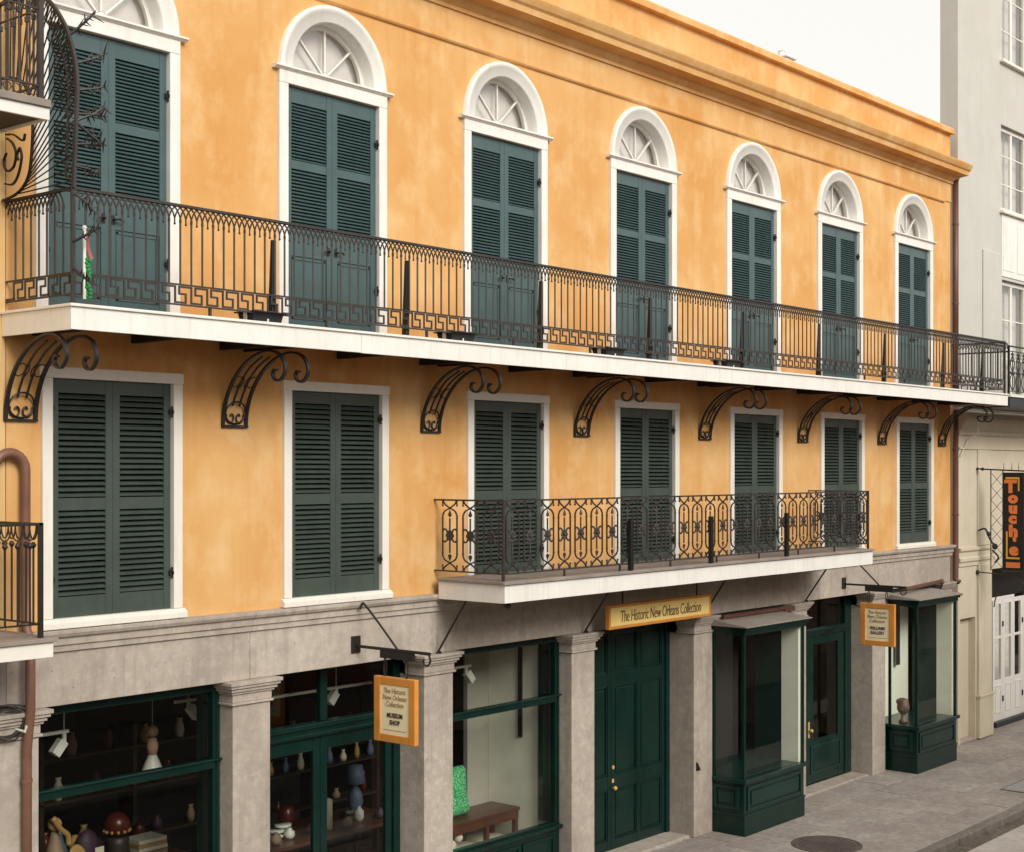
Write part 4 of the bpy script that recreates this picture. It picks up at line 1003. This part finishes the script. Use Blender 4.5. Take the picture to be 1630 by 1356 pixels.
good('plate', 'oval yellow painted plate in the leftmost shop window', 'plate', MB().lathe([(.01, 0), (.15, .01), (.16, .03), (.15, .035), (.01, .02)], (0, 0, 0), 20).xf(Matrix.Translation((10.27, 2.3, 1.26)) @ Matrix.Rotation(math.radians(78), 4, 'X') @ Matrix.Diagonal((.8, 1.2, 1, 1))), 'gold', (10.27, 2.3, 1.06))
good('card', 'small white price card in the leftmost shop window', 'card', MB().box(10.40, 10.52, 2.1, 2.11, 1.22, 1.42).box(10.40, 10.52, 2.1, 2.2, 1.05, 1.22), 'paper', (10.46, 2.1, 1.05), False)
d = thing('doll', 'doll with beige dress and orange scarf in the leftmost shop window', 'doll', (9.97, 2.3, 1.05), 'goods on show inside the shop')
obj('dress', MB().lathe([(.16, 0), (.14, .2), (.10, .4), (.06, .55), (.04, .62)], (9.97, 2.3, 1.05), 14), 'tan', d, smooth=True)
obj('head', MB().ball((9.97, 2.3, 1.75), .085, 12, 8), 'pinkskin', d, smooth=True)
obj('scarf', MB().tube(crv([(9.88, 2.2, 1.86), (9.97, 2.19, 1.72), (10.08, 2.2, 1.62), (10.1, 2.2, 1.5)], 5), .035, 8), 'gold', d, smooth=True)
good('vase', 'blue grey vase beside the doll in the leftmost shop window', 'vase', MB().lathe([(.07, 0), (.12, .12), (.13, .25), (.07, .40), (.05, .48), (.08, .53)], (10.22, 2.62, 1.05), 16), 'blue', (10.22, 2.62, 1.05))
good('cloth_bundle', 'dark purple draped cloth in the leftmost shop window', 'cloth', MB().lathe([(.20, 0), (.19, .1), (.15, .22), (.16, .3), (.09, .4), (.02, .44)], (10.70, 2.72, 1.052), 14, .7), 'purple', (10.7, 2.75, 1.05))
for k in range(5):
    good('book', ['lowest book of the pale stack in the leftmost shop window', 'second book from the bottom of the pale stack', 'middle book of the pale stack beside the red ornament', 'second book from the top of the pale stack', 'topmost book of the pale stack beside the red ornament'][k], 'book',
         MB().box(11.22-.02*R2.random(), 11.66-.03*R2.random(), 2.35, 2.68, 1.052+k*.05, 1.097+k*.05).xf(Matrix.Identity(4)), ['paper', 'tan', 'paper', 'gold', 'paper'][k], (11.4, 2.5, 1.05+k*.05), False)
for k, (x, y, h) in enumerate(((9.55, 2.2, .55), (9.72, 2.5, .42), (9.80, 2.15, .30))):
    good('jar', ['tall dark jar at the left end of the shop window display', 'medium jar behind the left end of the shop window display', 'small jar at the left end of the shop window display'][k], 'jar', MB().lathe([(.06, 0), (.09, h*.3), (.09, h*.6), (.04, h*.8), (.05, h)], (x, y, 1.05), 14), ['tan', 'blue', 'lampwhite'][k], (x, y, 1.05))
# shelf unit behind with a few goods
su = thing('shelf_unit', 'dark wooden shelf unit along the shop back', 'shelf', (12.0, 3.4, 0.03))
for z in (.4, 1.1, 1.75, 2.3): obj('shelf', MB().box(10.4, 13.2, 3.3, 3.65, z-.03, z), 'floorwood', su)
for x in (10.4, 11.8, 13.14): obj('side_board', MB().box(x, x+.06, 3.3, 3.65, .03, 2.6), 'floorwood', su)
lab = ['small brown and gold box', 'red tin', 'pale bowl', 'brown pot', 'cream figurine', 'gold candlestick']
for k in range(14):
    x = 10.55+k*.19; z = [1.1, 1.75, 2.3][k % 3]; h = R2.uniform(.14, .32); rr_ = R2.uniform(.05, .08)
    if abs(x-11.83) < .1: continue
    good('ornament', 'small %s on the shop shelves, %s from the left' % (['red tin', 'cream jar', 'brown pot', 'gold cup', 'dark vase'][k % 5], ['first', 'second', 'third', 'fourth', 'fifth', 'sixth', 'seventh', 'eighth', 'ninth', 'tenth', 'eleventh', 'twelfth', 'thirteenth', 'fourteenth'][k]), 'ornament',
         MB().lathe([(rr_*.8, 0), (rr_, h*.35), (rr_*.9, h*.6), (rr_*.5, h*.85), (rr_*.7, h)], (x, 3.42, z), 12), ['red', 'paper', 'tan', 'gold', 'purple'][k % 5], (x, 3.42, z))
su = thing('shelf_unit', 'dark wooden shelf unit behind the glazed door', 'shelf', (15.0, 3.4, 0.03))
for z in (.4, .95, 1.5, 2.05): obj('shelf', MB().box(13.7, 16.4, 3.3, 3.65, z-.03, z), 'floorwood', su)
for x in (13.7, 15.05, 16.34): obj('side_board', MB().box(x, x+.06, 3.3, 3.65, .03, 2.5), 'floorwood', su)
nth = ['first', 'second', 'third', 'fourth', 'fifth', 'sixth', 'seventh', 'eighth', 'ninth', 'tenth', 'eleventh', 'twelfth', 'thirteenth', 'fourteenth', 'fifteenth', 'sixteenth', 'seventeenth', 'eighteenth']
for k in range(18):
    x = 13.84+k*.145; z = [.95, 1.5, 2.05, 1.5][k % 4]; h = R2.uniform(.14, .34); rr_ = R2.uniform(.045, .07)
    if abs(x-15.08) < .09: continue
    good('ornament', '%s behind the glazed door, %s from the left on its shelves' % (['brown jug', 'white vase', 'dark bottle', 'gold cup', 'red pot', 'grey jar'][k % 6], nth[k]), 'ornament',
         MB().lathe([(rr_*.8, 0), (rr_, h*.3), (rr_*.85, h*.55), (rr_*.4, h*.8), (rr_*.6, h)], (x, 3.42, z), 12), ['tan', 'paper', 'purple', 'gold', 'red', 'blue'][k % 6], (x, 3.42, z))
for k in range(7):
    x = 13.25+k*.33; h = R2.uniform(.10, .26)
    good('glassware', '%s on the table behind the glazed door, %s from the left' % (['brown dish', 'white jar', 'dark box', 'tan figurine'][k % 4], nth[k]), 'ornament',
         MB().lathe([(.05, 0), (.08, h*.3), (.075, h*.7), (.03, h*.9), (.04, h)], (x, 2.12+.1*(k % 2), .902), 12), ['tan', 'lampwhite', 'purple', 'pinkskin'][k % 4], (x, 2.12, .9))
for k in range(8):
    x = 9.35+k*.32; h = R2.uniform(.16, .42)
    good('keepsake', '%s at the back of the leftmost display table, %s from the left' % (['gold box', 'brown mask', 'white figurine', 'red tin'][k % 4], nth[k]), 'ornament',
         MB().lathe([(.06, 0), (.09, h*.25), (.07, h*.55), (.085, h*.75), (.03, h)], (x, 2.88, 1.052), 12), ['gold', 'tan', 'paper', 'red'][k % 4], (x, 2.88, 1.05))
hd = thing('hanging_doll', 'cloth doll with pale skirt hanging high behind the leftmost shop window', 'doll', (10.84, 1.6, 2.3), 'goods on show inside the shop')
obj('skirt', MB().lathe([(.16, 0), (.12, .1), (.06, .24), (.04, .28)], (10.86, 1.6, 2.28), 12), 'lampwhite', hd, smooth=True)
obj('torso', MB().lathe([(.05, 0), (.075, .1), (.05, .2)], (10.86, 1.6, 2.54), 10), 'pinkskin', hd, smooth=True)
obj('head', MB().ball((10.86, 1.6, 2.82), .075, 10, 7), 'tan', hd, smooth=True)
obj('cord', MB().tube([(10.86, 1.6, 2.88), (10.86, 1.6, 3.86)], .004, 4), 'paper', hd)
# goods behind the glazed door
for k in range(3):
    good('plate_stack', ['stack of white plates behind the left leaf of the glazed door', 'upper white plates behind the left leaf of the glazed door', 'white bowl behind the right leaf of the glazed door'][k], 'plates',
         MB().lathe([(.06, 0), (.13, .02), (.13, .05), (.02, .045)], ((13.5, 13.62, 14.97)[k], 2.4, (.905, .96, .905)[k]), 16).lathe([(.06, .06), (.12, .08), (.12, .11), (.02, .10)], ((13.5, 13.62, 14.97)[k], 2.4, (.905, .96, .905)[k]), 16), 'lampwhite', ((13.5, 13.62, 14.97)[k], 2.4, .9))
good('candle', 'white pillar candle behind the right leaf of the glazed door', 'candle', MB().lathe([(.06, 0), (.06, .42), (.01, .44)], (14.29, 2.2, .905), 14), 'paper', (14.29, 2.2, .9))
good('lamp_base', 'dark glass lamp behind the right leaf of the glazed door', 'lamp', MB().lathe([(.10, 0), (.05, .06), (.12, .22), (.10, .36), (.03, .46), (.15, .50), (.11, .75), (.02, .76)], (15.05, 2.45, .905), 16), 'blue', (15.05, 2.45, .9))
good('pot', 'red pot behind the left leaf of the glazed door', 'pot', MB().lathe([(.07, 0), (.12, .12), (.10, .26), (.06, .3)], (14.0, 2.75, .905), 14), 'red', (14.0, 2.75, .9))
# bench and cushion in the middle window
bn = thing('bench', 'reddish wooden bench in the display window with cream walls', 'bench', (16.1, 1.25, .47))
obj('seat', MB().box(15.0, 17.02, .95, 1.53, .88, .93), 'benchwood', bn, bevel=.008)
obj('apron', MB().box(15.03, 17.0, .97, 1.0, .76, .88).box(16.97, 17.0, 1.0, 1.5, .76, .88), 'benchwood', bn)
for lx in (15.04, 16.28, 16.93):
    for ly in (.98, 1.44): obj('leg', MB().box(lx, lx+.07, ly, ly+.06, .47, .76), 'benchwood', bn)
cu = MB(); n_, m_ = 16, 12
for i in range(m_+1):
    for j in range(n_):
        a = 2*PI*j/n_; t = i/m_; h = (t-.5)*2
        ww = .215*(1-.12*math.cos(PI*h)*1.0) if abs(h) < .999 else .2
        th = .10*math.sqrt(max(.02, 1-h**4))
        ca, sa = math.cos(a), math.sin(a)
        cu.v.append((15.96+ww*math.copysign(abs(ca)**.6, ca), 1.24+th*math.copysign(abs(sa)**.9, sa)+.10*t, .935+.70*t))
for i in range(m_):
    for j in range(n_): cu.f.append((i*n_+j, i*n_+(j+1) % n_, (i+1)*n_+(j+1) % n_, (i+1)*n_+j))
cu.f += [tuple(range(n_)), tuple(range(m_*n_, (m_+1)*n_))]
co = obj('cushion', cu, 'cushion', None, (15.96, 1.24, .935), smooth=True); tag(co, 'sparkling green cushion propped upright on the bench', 'cushion')
sh = good('toy', 'small white and tan toy under the bench', 'toy', MB().ball((15.6, 1.1, .58), .10, 10, 7, (1.5, .8, 1)).ball((15.78, 1.08, .68), .07, 10, 7), 'paper', (15.6, 1.1, .47))
# bust in the right bay
bu = thing('bust', 'small brown carved bust on the sill of the right display bay', 'bust', (27.62, -.12, .93))
obj('plinth', MB().lathe([(.09, 0), (.08, .05), (.045, .08), (.045, .16)], (27.55, -.20, .932), 12), 'bust', bu, smooth=True)
obj('head', MB().ball((27.55, -.20, 1.24), .13, 14, 10, (.9, 1, 1.15)).ball((27.44, -.22, 1.20), .035, 8, 6).ball((27.58, -.17, 1.34), .13, 12, 8, (1, 1, .6)), 'bust', bu, smooth=True)
# track lights
def track(x0, x1, y, z, hx, label, drop=.10, tilt=1):
    t = thing('track_light', label, 'light', (hx, y, z), 'white track lights inside the shop')
    obj('rail', MB().box(x0, x1, y-.02, y+.02, z, z+.035), 'lampwhite', t)
    obj('rod', MB().tube([(hx, y, z+.035), (hx, y, 3.86)], .008, 6), 'lampwhite', t)
    obj('yoke', MB().box(hx-.02, hx+.02, y-.015, y+.015, z-drop, z), 'lampwhite', t)
    h = MB().box(-.055, .055, -.05, .05, -.09, .09).xf(Matrix.Translation((hx-.07*tilt, y, z-drop-.05)) @ Matrix.Rotation(math.radians(40*tilt), 4, 'Y'))
    obj('lamp_head', h, 'lampwhite', t, bevel=.01)
track(8.6, 9.27, .95, 3.10, 9.22, 'white track light at the top left of the leftmost shop window')
track(10.7, 11.05, .95, 3.24, 10.90, 'white track light at the top right of the leftmost shop window', .08, -1)
track(12.4, 14.2, 1.25, 3.06, 13.55, 'white track light on a long rail above the glazed double door', .06)
track(15.3, 15.9, .95, 3.14, 15.80, 'white track light at the top left of the bench window', .09, -1)

# ================================================================ BUILDINGS ACROSS THE STREET (seen only in the glass; sized for reflections and shade)
def across(x0, x1, h, mat, label, y=-15.5, storeys=3):
    t = thing('facing_building', label, 'building', ((x0+x1)/2, y, 0), 'buildings across the street')
    obj('wall', MB().box(x0, x1, y-9, y, 0, h), mat, t)
    obj('roof_cornice', MB().box(x0-.1, x1+.1, y, y+.35, h-.5, h-.1), 'pale_far', t)
    sh_ = (h-1)/storeys
    for s in range(storeys):
        nx_ = int((x1-x0)/3.2)
        for k in range(nx_):
            cx = x0+(x1-x0)*(k+.5)/nx_
            f = obj('window', MB().box(cx-.65, cx+.65, y+.0, y+.06, s*sh_+.9, s*sh_+sh_-.6), 'cream_white', t)
            obj('pane', MB().box(cx-.52, cx+.52, y+.061, y+.07, s*sh_+1.05, s*sh_+sh_-.75), 'darkglassback', f)
across(-16, 25, 7.4, 'pale_far', 'pale two storey building mirrored in the shop glass', storeys=2)
across(25.2, 115, 10.5, 'brick_far', 'tall red brown brick building mirrored in the arched fanlights', storeys=3)
